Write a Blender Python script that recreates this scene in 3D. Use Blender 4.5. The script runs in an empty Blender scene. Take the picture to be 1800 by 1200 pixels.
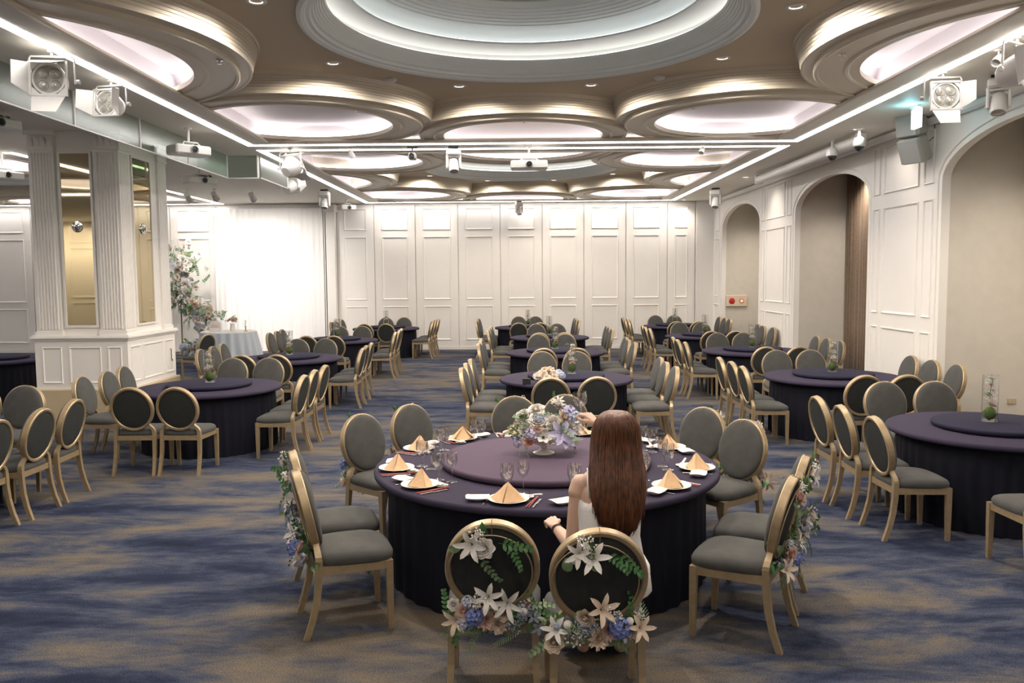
import bpy, bmesh, math, random
import numpy as np
from mathutils import Vector, Matrix
from math import pi, sin, cos, radians, hypot, sqrt, tan

SC = bpy.context.scene
COL = SC.collection
random.seed(7)

# ------------------------------------------------------------------ camera
CAM_H = 2.05
yaw, pitch, roll = radians(-0.312), radians(4.532), 0.008
_f = Vector((sin(yaw)*cos(pitch), cos(yaw)*cos(pitch), -sin(pitch)))
_r = Vector((cos(yaw), -sin(yaw), 0)); _u = _r.cross(_f)
_r2 = _r*cos(roll) - _u*sin(roll); _u2 = _u*cos(roll) + _r*sin(roll)
cam = bpy.data.cameras.new('camera'); cam.sensor_width = 36; cam.lens = 1450/1800*36
cam.clip_end = 200; cam.clip_start = 0.05
camo = bpy.data.objects.new('camera', cam); COL.objects.link(camo)
M = Matrix.Identity(4)
for i in range(3):
    M[i][0] = _r2[i]; M[i][1] = _u2[i]; M[i][2] = -_f[i]
M[2][3] = CAM_H
camo.matrix_world = M
SC.camera = camo

# ------------------------------------------------------------------ world, exposure
w = bpy.data.worlds.new('world'); SC.world = w; w.use_nodes = True
w.node_tree.nodes['Background'].inputs[0].default_value = (0.5, 0.47, 0.43, 1)
w.node_tree.nodes['Background'].inputs[1].default_value = 0.02
SC.view_settings.view_transform = 'Standard'
SC.view_settings.look = 'None'
SC.view_settings.exposure = 0.28
SC.view_settings.gamma = 1.0
SC.view_settings.use_curve_mapping = False
SC.cycles.use_denoising = True
SC.cycles.max_bounces = 7
SC.cycles.diffuse_bounces = 3
SC.cycles.glossy_bounces = 3
SC.cycles.use_adaptive_sampling = True
SC.cycles.adaptive_threshold = 0.03
SC.cycles.transparent_max_bounces = 16
SC.cycles.sample_clamp_indirect = 6

# lamp powers (each lamp sits in its own fitting further down)
P_DOWN = 200.0       # recessed downlights of the main hall
P_WASH = 42.0       # wall washers along the far wall
P_NICHE = 190.0
P_STAGE = 260.0     # stage lights on the white backdrop
E_STRIP = 13.0      # luminous ceiling strips
E_COVE = 5.0        # hidden cove LEDs

# ------------------------------------------------------------------ materials
MATS = {}
def mat(name, col, rough=0.6, metal=0.0, bump=0.0, bscale=200.0, var=0.0, vscale=6.0, sheen=0.0, spec=None, emis=None, estr=0.0, alpha=1.0, trans=0.0):
    if name in MATS: return MATS[name]
    m = bpy.data.materials.new(name); m.use_nodes = True
    nt = m.node_tree; b = nt.nodes['Principled BSDF']
    c = (col[0], col[1], col[2], 1)
    b.inputs['Base Color'].default_value = c
    b.inputs['Roughness'].default_value = rough
    b.inputs['Metallic'].default_value = metal
    if sheen: b.inputs['Sheen Weight'].default_value = sheen
    if spec is not None: b.inputs['Specular IOR Level'].default_value = spec
    if emis:
        b.inputs['Emission Color'].default_value = (*emis, 1); b.inputs['Emission Strength'].default_value = estr
    if trans: b.inputs['Transmission Weight'].default_value = trans
    if var or bump:
        tc = nt.nodes.new('ShaderNodeTexCoord')
    if var:
        n = nt.nodes.new('ShaderNodeTexNoise'); n.inputs['Scale'].default_value = vscale; n.inputs['Detail'].default_value = 4
        nt.links.new(tc.outputs['Object'], n.inputs['Vector'])
        r = nt.nodes.new('ShaderNodeValToRGB')
        r.color_ramp.elements[0].position = 0.3; r.color_ramp.elements[1].position = 0.7
        r.color_ramp.elements[0].color = (*[x*(1-var) for x in col], 1)
        r.color_ramp.elements[1].color = (*[min(1, x*(1+var)) for x in col], 1)
        nt.links.new(n.outputs['Fac'], r.inputs['Fac']); nt.links.new(r.outputs['Color'], b.inputs['Base Color'])
    if bump:
        n2 = nt.nodes.new('ShaderNodeTexNoise'); n2.inputs['Scale'].default_value = bscale; n2.inputs['Detail'].default_value = 2
        nt.links.new(tc.outputs['Object'], n2.inputs['Vector'])
        bp = nt.nodes.new('ShaderNodeBump'); bp.inputs['Strength'].default_value = bump; bp.inputs['Distance'].default_value = 0.01
        nt.links.new(n2.outputs['Fac'], bp.inputs['Height']); nt.links.new(bp.outputs['Normal'], b.inputs['Normal'])
    MATS[name] = m
    return m
def emit(name, col, s):
    if name in MATS: return MATS[name]
    m = bpy.data.materials.new(name); m.use_nodes = True; nt = m.node_tree
    for n in list(nt.nodes): nt.nodes.remove(n)
    o = nt.nodes.new('ShaderNodeOutputMaterial'); e = nt.nodes.new('ShaderNodeEmission')
    e.inputs[0].default_value = (*col, 1); e.inputs[1].default_value = s
    nt.links.new(e.outputs[0], o.inputs[0]); MATS[name] = m
    return m
def thin_glass(name, tint=(1, 1, 1), ior=1.45, lo=0.03, rough=0.03):
    m = bpy.data.materials.new(name); m.use_nodes = True; nt = m.node_tree
    for n in list(nt.nodes): nt.nodes.remove(n)
    o = nt.nodes.new('ShaderNodeOutputMaterial'); t = nt.nodes.new('ShaderNodeBsdfTransparent'); g = nt.nodes.new('ShaderNodeBsdfGlossy')
    fr = nt.nodes.new('ShaderNodeLayerWeight'); fr.inputs['Blend'].default_value = 0.5
    pw = nt.nodes.new('ShaderNodeMath'); pw.operation = 'POWER'; pw.inputs[1].default_value = 3.0
    nt.links.new(fr.outputs['Facing'], pw.inputs[0])
    ad = nt.nodes.new('ShaderNodeMath'); ad.operation = 'MULTIPLY_ADD'; ad.inputs[1].default_value = 0.75; ad.inputs[2].default_value = lo; ad.use_clamp = True
    nt.links.new(pw.outputs[0], ad.inputs[0])
    t.inputs[0].default_value = (*tint, 1); g.inputs['Roughness'].default_value = rough
    mx = nt.nodes.new('ShaderNodeMixShader'); nt.links.new(ad.outputs[0], mx.inputs[0])
    nt.links.new(t.outputs[0], mx.inputs[1]); nt.links.new(g.outputs[0], mx.inputs[2]); nt.links.new(mx.outputs[0], o.inputs[0])
    MATS[name] = m
    return m

WHITE = mat('wall_white', (0.84, 0.81, 0.76), 0.55, var=0.02, vscale=1.5)
WHITE2 = mat('moulding_white', (0.85, 0.82, 0.77), 0.45)
NICHE = mat('niche_beige', (0.60, 0.56, 0.49), 0.75, bump=0.1, bscale=90, var=0.03)
SOFFIT = mat('soffit_cream', (0.87, 0.83, 0.745), 0.6)
DRUM = mat('drum_cream', (0.78, 0.71, 0.585), 0.38)
TAN = mat('ceiling_tan', (0.58, 0.485, 0.355), 0.6)
COVEW = mat('cove_white', (0.78, 0.74, 0.75), 0.6)
DOMEW = mat('dome_white', (0.86, 0.90, 0.88), 0.45)
STRIP = emit('strip_light', (1.0, 0.955, 0.93), E_STRIP)
LED = emit('cove_led', (1.0, 0.93, 0.93), E_COVE)
LAMPE = emit('downlight_lens', (1.0, 0.9, 0.78), 2.2)
GOLD = mat('chair_gold', (0.44, 0.335, 0.20), 0.40, 0.5, var=0.08, vscale=30)
GREYF = mat('chair_grey_fabric', (0.082, 0.082, 0.077), 0.9, bump=0.25, bscale=420, var=0.10, vscale=12, sheen=0.06, spec=0.2)
SHADEDF = mat('chair_back_shaded_fabric', (0.036, 0.039, 0.037), 0.9, bump=0.25, bscale=420, var=0.08, vscale=12, spec=0.2)  # chair grey taken darker; shade on the rear put into the colour
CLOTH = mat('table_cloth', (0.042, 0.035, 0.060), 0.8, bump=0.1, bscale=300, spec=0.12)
SKIRT = mat('table_skirt_shaded', (0.0075, 0.008, 0.015), 0.75, spec=0.2)  # same cloth as the tops, its shade put into a darker colour
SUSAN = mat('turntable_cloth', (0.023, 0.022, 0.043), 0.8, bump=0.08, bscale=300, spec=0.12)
PORC = mat('porcelain', (0.82, 0.79, 0.73), 0.18)
NAPK = mat('napkin_peach', (0.72, 0.46, 0.25), 0.7, bump=0.15, bscale=250, var=0.06, vscale=40, sheen=0.2)
RED = mat('chopstick_red', (0.33, 0.045, 0.03), 0.4)
STEEL = mat('steel', (0.75, 0.74, 0.72), 0.22, 1.0)
CHROME = mat('chrome', (0.8, 0.8, 0.8), 0.08, 1.0)
GLASS = thin_glass('clear_glass', (0.985, 0.99, 0.99), 1.5, 0.19)
SMOKEG = thin_glass('green_glass', (0.74, 0.81, 0.76), 1.45, 0.04, 0.28)
FIXW = mat('fixture_white', (0.80, 0.78, 0.74), 0.4)
FIXG = mat('fixture_grey', (0.42, 0.41, 0.37), 0.45)
BLACK = mat('fixture_black', (0.02, 0.02, 0.022), 0.5)
LENS = mat('par_lens', (0.50, 0.48, 0.42), 0.15, 0.3)
MIRROR = mat('bronze_mirror', (0.62, 0.54, 0.36), 0.03, 1.0)
BEIGE = mat('plinth_beige', (0.52, 0.42, 0.27), 0.5, var=0.05, vscale=3)
CURT = mat('curtain_brown', (0.20, 0.135, 0.085), 0.8, var=0.1, vscale=20, sheen=0.2)
SKIN = mat('skin', (0.62, 0.40, 0.29), 0.5, var=0.04, vscale=20)
DRESS = mat('dress_white', (0.78, 0.745, 0.70), 0.7, bump=0.2, bscale=120)
PALEB = mat('pale_blue_cloth', (0.56, 0.61, 0.66), 0.7)
GREEN = mat('leaf_green', (0.055, 0.165, 0.045), 0.5, var=0.25, vscale=40)
GREEN2 = mat('leaf_sage', (0.17, 0.25, 0.12), 0.55, var=0.2, vscale=40)
MOSS = mat('moss_green', (0.07, 0.12, 0.02), 0.9, bump=0.6, bscale=120, var=0.4, vscale=40)
FWHITE = mat('petal_white', (0.80, 0.76, 0.70), 0.55, var=0.05, vscale=40)
FCREAM = mat('petal_cream', (0.74, 0.60, 0.47), 0.55, var=0.08, vscale=40)
FPINK = mat('petal_blush', (0.74, 0.50, 0.41), 0.55, var=0.08, vscale=40)
FPEACH = mat('petal_peach', (0.75, 0.33, 0.19), 0.55, var=0.1, vscale=40)
FBLUE = mat('petal_blue', (0.17, 0.22, 0.52), 0.55, var=0.15, vscale=40)
FLILAC = mat('petal_lilac', (0.47, 0.44, 0.62), 0.55, var=0.1, vscale=40)
FPALEB = mat('petal_pale_blue', (0.45, 0.50, 0.64), 0.55, var=0.1, vscale=40)
TWIG = mat('twig', (0.20, 0.16, 0.08), 0.7)
REDB = mat('alarm_red', (0.5, 0.02, 0.02), 0.35)

def hair_material():
    m = bpy.data.materials.new('auburn_hair'); m.use_nodes = True; nt = m.node_tree; b = nt.nodes['Principled BSDF']
    tc = nt.nodes.new('ShaderNodeTexCoord'); mp = nt.nodes.new('ShaderNodeMapping'); mp.inputs['Scale'].default_value = (90, 90, 4)
    n = nt.nodes.new('ShaderNodeTexNoise'); n.inputs['Scale'].default_value = 1.0; n.inputs['Detail'].default_value = 3
    r = nt.nodes.new('ShaderNodeValToRGB'); r.color_ramp.elements[0].color = (0.030, 0.010, 0.005, 1); r.color_ramp.elements[1].color = (0.185, 0.060, 0.019, 1)
    r.color_ramp.elements[0].position = 0.3; r.color_ramp.elements[1].position = 0.72
    nt.links.new(tc.outputs['Object'], mp.inputs['Vector']); nt.links.new(mp.outputs[0], n.inputs['Vector']); nt.links.new(n.outputs['Fac'], r.inputs['Fac'])
    nt.links.new(r.outputs[0], b.inputs['Base Color']); b.inputs['Roughness'].default_value = 0.42
    MATS['auburn_hair'] = m
    return m
HAIR = hair_material()

CARPX, CARPY = 7.3, 4.2
def carpet_material():
    m = bpy.data.materials.new('carpet'); m.use_nodes = True; nt = m.node_tree; b = nt.nodes['Principled BSDF']
    L = nt.links.new; N = nt.nodes.new
    tc = N('ShaderNodeTexCoord')
    mp = N('ShaderNodeMapping'); mp.inputs['Scale'].default_value = (0.85, 2.4, 1); mp.inputs['Rotation'].default_value = (0, 0, radians(10))
    L(tc.outputs['Object'], mp.inputs['Vector'])
    n1 = N('ShaderNodeTexNoise'); n1.inputs['Scale'].default_value = 1.0; n1.inputs['Detail'].default_value = 9; n1.inputs['Roughness'].default_value = 0.72; n1.inputs['Distortion'].default_value = 0.3
    L(mp.outputs[0], n1.inputs['Vector'])
    mp2 = N('ShaderNodeMapping'); mp2.inputs['Scale'].default_value = (0.30, 0.50, 1); mp2.inputs['Location'].default_value = (CARPX, CARPY, 0)
    L(tc.outputs['Object'], mp2.inputs['Vector'])
    n2 = N('ShaderNodeTexNoise'); n2.inputs['Scale'].default_value = 1.0; n2.inputs['Detail'].default_value = 5; n2.inputs['Roughness'].default_value = 0.6
    L(mp2.outputs[0], n2.inputs['Vector'])
    mx = N('ShaderNodeMath'); mx.operation = 'MULTIPLY_ADD'; mx.inputs[1].default_value = 0.60; L(n1.outputs['Fac'], mx.inputs[0])
    m2 = N('ShaderNodeMath'); m2.operation = 'MULTIPLY'; m2.inputs[1].default_value = 0.40; L(n2.outputs['Fac'], m2.inputs[0]); L(m2.outputs[0], mx.inputs[2])
    r = N('ShaderNodeValToRGB'); e = r.color_ramp.elements
    e[0].position = 0.36; e[0].color = (0.012, 0.016, 0.034, 1)
    e[1].position = 0.65; e[1].color = (0.180, 0.138, 0.094, 1)
    for p, c in ((0.435, (0.025, 0.032, 0.062, 1)), (0.485, (0.054, 0.064, 0.098, 1)), (0.525, (0.100, 0.096, 0.100, 1)), (0.575, (0.150, 0.126, 0.100, 1))):
        k = e.new(p); k.color = c
    L(mx.outputs[0], r.inputs['Fac'])
    n3 = N('ShaderNodeTexNoise'); n3.inputs['Scale'].default_value = 130; n3.inputs['Detail'].default_value = 2; L(tc.outputs['Object'], n3.inputs['Vector'])
    mr = N('ShaderNodeMapRange'); mr.inputs['From Min'].default_value = 0.3; mr.inputs['From Max'].default_value = 0.7; mr.inputs['To Min'].default_value = 0.55; mr.inputs['To Max'].default_value = 1.45
    L(n3.outputs['Fac'], mr.inputs['Value'])
    mul = N('ShaderNodeMix'); mul.data_type = 'RGBA'; mul.blend_type = 'MULTIPLY'; mul.inputs[0].default_value = 1.0
    L(r.outputs[0], mul.inputs[6]); L(mr.outputs[0], mul.inputs[7]); L(mul.outputs[2], b.inputs['Base Color'])
    bp = N('ShaderNodeBump'); bp.inputs['Strength'].default_value = 0.5; bp.inputs['Distance'].default_value = 0.01; L(n3.outputs['Fac'], bp.inputs['Height']); L(bp.outputs[0], b.inputs['Normal'])
    b.inputs['Roughness'].default_value = 0.95; b.inputs['Specular IOR Level'].default_value = 0.1
    return m
CARPET = carpet_material()

# ------------------------------------------------------------------ mesh helpers
class MB:
    def __init__(s): s.v = []; s.f = []
    def add(s, vs, fs, mx=None):
        o = len(s.v)
        for p in vs:
            p = Vector(p)
            s.v.append(tuple(mx @ p) if mx is not None else tuple(p))
        s.f += [tuple(i+o for i in f) for f in fs]
        return s
    def box(s, x0, x1, y0, y1, z0, z1, mx=None):
        return s.add([(x0,y0,z0),(x1,y0,z0),(x1,y1,z0),(x0,y1,z0),(x0,y0,z1),(x1,y0,z1),(x1,y1,z1),(x0,y1,z1)],
              [(0,3,2,1),(4,5,6,7),(0,1,5,4),(1,2,6,5),(2,3,7,6),(3,0,4,7)], mx)
    def cbox(s, cx, cy, cz, sx, sy, sz, bev=0.0, mx=None):
        if bev <= 0: return s.box(cx-sx/2, cx+sx/2, cy-sy/2, cy+sy/2, cz-sz/2, cz+sz/2, mx)
        vs = []; fs = []
        x, y, z = sx/2, sy/2, sz/2; b = bev
        rings = [(z, x-b, y-b), (z-b, x, y), (-z+b, x, y), (-z, x-b, y-b)]
        for (zz, rx, ry) in rings:
            c = b if abs(zz) < z-1e-9 else 0
            pts = [(-rx+c,-ry),(rx-c,-ry),(rx,-ry+c),(rx,ry-c),(rx-c,ry),(-rx+c,ry),(-rx,ry-c),(-rx,-ry+c)]
            vs += [(cx+px, cy+py, cz+zz) for px, py in pts]
        for k in range(3):
            for i in range(8):
                j = (i+1) % 8
                fs.append((k*8+i, (k+1)*8+i, (k+1)*8+j, k*8+j))
        fs.append(tuple(range(8))); fs.append(tuple(range(31, 23, -1)))
        return s.add(vs, fs, mx)
    def lathe(s, prof, n=32, mx=None, a0=0.0, a1=2*pi):
        full = abs(a1-a0-2*pi) < 1e-6
        m = n if full else n+1
        vs = []; fs = []
        for (r, z) in prof:
            for i in range(m):
                a = a0+(a1-a0)*i/n
                vs.append((r*cos(a), r*sin(a), z))
        for k in range(len(prof)-1):
            for i in range(n):
                j = (i+1) % m if full else i+1
                fs.append((k*m+i, k*m+j, (k+1)*m+j, (k+1)*m+i))
        return s.add(vs, fs, mx)
    def disc(s, r, z, n=32, mx=None, up=True):
        f = tuple(range(n)) if up else tuple(range(n-1, -1, -1))
        return s.add([(r*cos(2*pi*i/n), r*sin(2*pi*i/n), z) for i in range(n)], [f], mx)
    def tube(s, path, rad, n=8, cap=True, mx=None):
        P = [Vector(p) for p in path]
        R = rad if isinstance(rad, (list, tuple)) else [rad]*len(P)
        vs = []; fs = []
        t = (P[1]-P[0]).normalized()
        ref = Vector((0,0,1)) if abs(t.z) < 0.9 else Vector((1,0,0))
        nrm = (ref - t*ref.dot(t)).normalized()
        for k, p in enumerate(P):
            a = P[max(0,k-1)]; b = P[min(len(P)-1,k+1)]
            t = (b-a).normalized()
            nrm = (nrm - t*nrm.dot(t))
            nrm = nrm.normalized() if nrm.length > 1e-6 else Vector((1,0,0))
            bi = t.cross(nrm)
            for i in range(n):
                q = p + (nrm*cos(2*pi*i/n) + bi*sin(2*pi*i/n))*R[k]
                vs.append(q)
        for k in range(len(P)-1):
            for i in range(n):
                j = (i+1) % n
                fs.append((k*n+i, k*n+j, (k+1)*n+j, (k+1)*n+i))
        if cap:
            fs.append(tuple(range(n-1,-1,-1))); fs.append(tuple(range((len(P)-1)*n, len(P)*n)))
        return s.add(vs, fs, mx)
    def bar(s, path, wx, wy, mx=None):          # near-vertical bar, rectangular section in x and y
        vs = []; fs = []
        n = len(path)
        WX = wx if isinstance(wx, (list, tuple)) else [wx]*n
        WY = wy if isinstance(wy, (list, tuple)) else [wy]*n
        for (x, y, z), a, b in zip(path, WX, WY):
            vs += [(x-a/2,y-b/2,z),(x+a/2,y-b/2,z),(x+a/2,y+b/2,z),(x-a/2,y+b/2,z)]
        up = path[-1][2] > path[0][2]
        for k in range(n-1):
            for i in range(4):
                j = (i+1) % 4
                q = (k*4+i, k*4+j, (k+1)*4+j, (k+1)*4+i)
                fs.append(q if up else q[::-1])
        a, b = (3,2,1,0), tuple(4*(n-1)+i for i in range(4))
        fs += [a, b] if up else [a[::-1], b[::-1]]
        return s.add(vs, fs, mx)
    def sphere(s, c, r, nu=12, nv=8, sc=(1,1,1), mx=None):
        vs = [(c[0], c[1], c[2]-r*sc[2])]; fs = []
        for k in range(1, nv):
            ph = -pi/2+pi*k/nv
            for i in range(nu):
                a = 2*pi*i/nu
                vs.append((c[0]+r*sc[0]*cos(ph)*cos(a), c[1]+r*sc[1]*cos(ph)*sin(a), c[2]+r*sc[2]*sin(ph)))
        vs.append((c[0], c[1], c[2]+r*sc[2]))
        for i in range(nu):
            j = (i+1) % nu
            fs.append((0, 1+j, 1+i))
            for k in range(nv-2):
                fs.append((1+k*nu+i, 1+k*nu+j, 1+(k+1)*nu+j, 1+(k+1)*nu+i))
            fs.append((1+(nv-2)*nu+i, 1+(nv-2)*nu+j, len(vs)-1))
        return s.add(vs, fs, mx)
    def capsule(s, a, b, ra, rb, n=14):
        a = Vector(a); b = Vector(b); d = b-a; L = d.length; t = d.normalized()
        path = []; R = []
        for k in range(6):
            th = pi/2*(k/5); path.append(a - t*ra*cos(th)); R.append(max(1e-4, ra*sin(th)))
        for k in range(6):
            th = pi/2*(k/5); path.append(b + t*rb*sin(th)); R.append(max(1e-4, rb*cos(th)))
        return s.tube(path, R, n)
    def loft(s, rings, cap=True):
        n = len(rings[0]); vs = [p for r in rings for p in r]; fs = []
        for k in range(len(rings)-1):
            for i in range(n):
                j = (i+1) % n
                fs.append((k*n+i, k*n+j, (k+1)*n+j, (k+1)*n+i))
        if cap:
            fs.append(tuple(range(n-1,-1,-1))); fs.append(tuple(range((len(rings)-1)*n, len(rings)*n)))
        return s.add(vs, fs)
    def mesh(s, name, m, smooth=35):
        me = bpy.data.meshes.new(name); me.from_pydata(s.v, [], s.f); me.update()
        if m is not None: me.materials.append(m)
        if smooth:
            me.polygons.foreach_set('use_smooth', [True]*len(me.polygons))
            if smooth < 180: me.set_sharp_from_angle(angle=radians(smooth))
        return me
    def build(s, name, m, parent=None, smooth=35, loc=None):
        return link(name, s.mesh(name, m, smooth), parent, loc)

def link(name, me, parent=None, loc=None):
    o = bpy.data.objects.new(name, me); COL.objects.link(o)
    if parent is not None: o.parent = parent
    if loc is not None: o.location = loc
    return o
def tag(o, label=None, cat=None, group=None, kind=None):
    if label: o['label'] = label
    if cat: o['category'] = cat
    if group: o['group'] = group
    if kind: o['kind'] = kind
    return o
def thing(name, label, cat, loc=(0,0,0), rz=0.0, group=None):
    o = bpy.data.objects.new(name, None); COL.objects.link(o)
    o.empty_display_size = 0.1
    o.location = loc; o.rotation_euler = (0, 0, rz)
    return tag(o, label, cat, group)
def copy_tree(o, loc=None, rz=None, label=None, group=None, parent=None):
    c = o.copy(); COL.objects.link(c)
    if parent is not None: c.parent = parent
    if loc is not None: c.location = loc
    if rz is not None: c.rotation_euler = (0, 0, rz)
    if label: c['label'] = label
    if group: c['group'] = group
    for ch in list(o.children):
        copy_tree(ch, parent=c)
    return c
def aim(direction, up=(0,0,1)):       # matrix taking local +Z to direction
    d = Vector(direction).normalized()
    return d.to_track_quat('Z', 'Y').to_matrix().to_4x4()
def spot(parent, loc, direction, power, size=100, blend=0.6, col=(1.0, 0.885, 0.765), rad=0.05):
    l = bpy.data.lights.new('lamp', 'SPOT'); l.energy = power; l.spot_size = radians(size); l.spot_blend = blend
    l.color = col; l.shadow_soft_size = rad
    o = bpy.data.objects.new('lamp', l); COL.objects.link(o)
    o.rotation_euler = Vector(direction).to_track_quat('-Z', 'Y').to_euler(); o.location = loc
    if parent is not None: o.parent = parent
    return o

# ================================================================== SETTING
ZS = 4.09      # soffit
ZT = 4.385     # tan upper ceiling
XR, YB, XL, YF = 5.5, 23.2, -17.9, -6.5

def S(o): o['kind'] = 'structure'; return o
fl = MB().add([(XL,YF,0),(XR+1.2,YF,0),(XR+1.2,YB,0),(XL,YB,0)], [(0,1,2,3)]).build('floor', CARPET, smooth=0); S(fl)

# ---- ceiling
MODS = [(0.12, 7.95, 3.85, 4.65, 4.96), (0.12, 18.15, 3.85, 4.38, 4.72), (-12.3, 7.95, 3.85, 4.65, 4.96), (-12.3, 18.15, 3.85, 4.38, 4.72)]
xs = sorted({XL, XR+0.02, *[m[0]-m[2] for m in MODS], *[m[0]+m[2] for m in MODS]})
ys = sorted({YF, YB, *[m[1]-m[3] for m in MODS], *[m[1]+m[3] for m in MODS]})
cb = MB()
for i in range(len(xs)-1):
    for j in range(len(ys)-1):
        cx, cy = (xs[i]+xs[i+1])/2, (ys[j]+ys[j+1])/2
        if any(abs(cx-m[0]) < m[2] and abs(cy-m[1]) < m[3] for m in MODS): continue
        cb.box(xs[i], xs[i+1], ys[j], ys[j+1], ZS, ZS+0.02)
ceil = cb.build('ceiling', SOFFIT, smooth=0); S(ceil)
ceil['label'] = 'cream ballroom ceiling with scalloped drums, domes and light strips'

def drum_mesh(ro, ri, a0=0.0, a1=2*pi):
    z = ZS+0.025
    p = [(ri, z+0.05), (ri, z), (ri+0.10, z), (ri+0.11, z-0.016), (ri+0.135, z-0.02), (ri+0.15, z-0.012), (ri+0.155, z), (ro-0.05, z), (ro-0.045, z-0.018), (ro-0.015, z-0.022), (ro, z-0.012), (ro, z+0.03),
         (ro+0.09, z+0.035), (ro+0.095, z+0.028), (ro+0.12, z+0.03), (ro+0.125, z+0.07)]
    a = 0.130; zz = z+0.075
    for k in range(6):
        p += [(ro+a, zz), (ro+a+0.004, zz+0.026), (ro+a-0.005, zz+0.027)]; a += 0.008; zz += 0.03
    p += [(ro+a+0.01, ZT-0.03), (ro+a+0.02, ZT)]
    return MB().lathe(p, 96, None, a0, a1).mesh('ceiling_drum', DRUM, 30)
def cove_mesh(ri, a0=0.0, a1=2*pi):
    z = ZS+0.025
    p = [(ri, z+0.05), (ri+0.2, z+0.05), (ri+0.2, z+0.17), (ri+0.14, z+0.235), (ri-0.02, z+0.245), (0.001, z+0.25)]
    return MB().lathe(p, 72, None, a0, a1).mesh('cove_recess', COVEW, 40)
def led_mesh(ri, a0=0.0, a1=2*pi):
    z = ZS+0.08
    return MB().lathe([(ri+0.05, z), (ri+0.05, z+0.012), (ri+0.11, z+0.012), (ri+0.11, z)], 48, None, a0, a1).mesh('cove_light', LED, 0)
DR = {}
for key, ro, ri in (('side', 2.24, 1.79), ('corner', 1.68, 1.27), ('end', 1.53, 1.18)):
    aa = (pi-0.26, 2*pi+0.26) if key == 'end' else (0.0, 2*pi)
    DR[key] = (drum_mesh(ro, ri, *aa), cove_mesh(ri, *aa), led_mesh(ri, *aa))
def dome_profile():
    p = [(2.10, ZT-0.001), (2.10, ZT-0.03), (2.065, ZT-0.045), (2.03, ZT-0.03), (2.02, ZT-0.012), (1.985, ZT-0.008), (1.98, ZT+0.02), (1.965, ZT+0.03)]
    r, z = 1.955, ZT+0.03
    for k in range(5):
        p += [(r, z), (r-0.014, z+0.022), (r-0.02, z+0.018)]; r -= 0.02; z += 0.022
    p += [(r, z), (r-0.012, z+0.02)]
    return p, r-0.012, z+0.02
dp, r1, z1 = dome_profile()
dome_low = MB().lathe(dp, 96).mesh('dome_ring', DOMEW, 30)
up = [(r1, z1), (r1+0.08, z1+0.002), (r1+0.08, z1+0.07), (r1+0.03, z1+0.105), (r1-0.07, z1+0.125), (r1-0.17, z1+0.13), (r1-0.175, z1+0.15), (r1-0.10, z1+0.152), (r1-0.10, z1+0.19)]
rr, zz = r1-0.10, z1+0.19
up2 = [(rr, zz), (rr-0.015, zz+0.045), (rr-0.06, zz+0.085), (rr-0.13, zz+0.108)]
r, z = rr-0.13, zz+0.108
for k in range(6):
    up2 += [(r-0.030, z+0.010), (r-0.033, z+0.018), (r-0.045, z+0.022)]; r -= 0.045; z += 0.022
up2 += [(r-0.02, z+0.05), (r-0.02, z+0.06), (r+0.15, z+0.065), (r+0.15, z+0.22)]
dome_cove = MB().lathe(up, 96).mesh('dome_cove', DOMEW, 40)
dome_up = MB().lathe(up2, 96).mesh('dome_ring', DOMEW, 30)
dome_cap = MB().disc(r+0.152, z+0.215, 64, up=False).mesh('dome_centre', TAN, 0)
dome_led = MB().lathe([(r1+0.03, z1+0.006), (r1+0.03, z1+0.016), (r1+0.065, z1+0.016), (r1+0.065, z1+0.006)], 64).mesh('cove_light', emit('dome_led', (1.0, 0.93, 0.88), E_COVE*0.5), 0)
dome_led_added = MB().lathe([(r1-0.15, z1+0.155), (r1-0.15, z1+0.165), (r1-0.12, z1+0.165), (r1-0.12, z1+0.155)], 64).mesh('cove_light', emit('dome_led_boost', (0.95, 0.985, 1.0), E_COVE*0.42), 0)  # hidden ring added to brighten the upper dome rings

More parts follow.
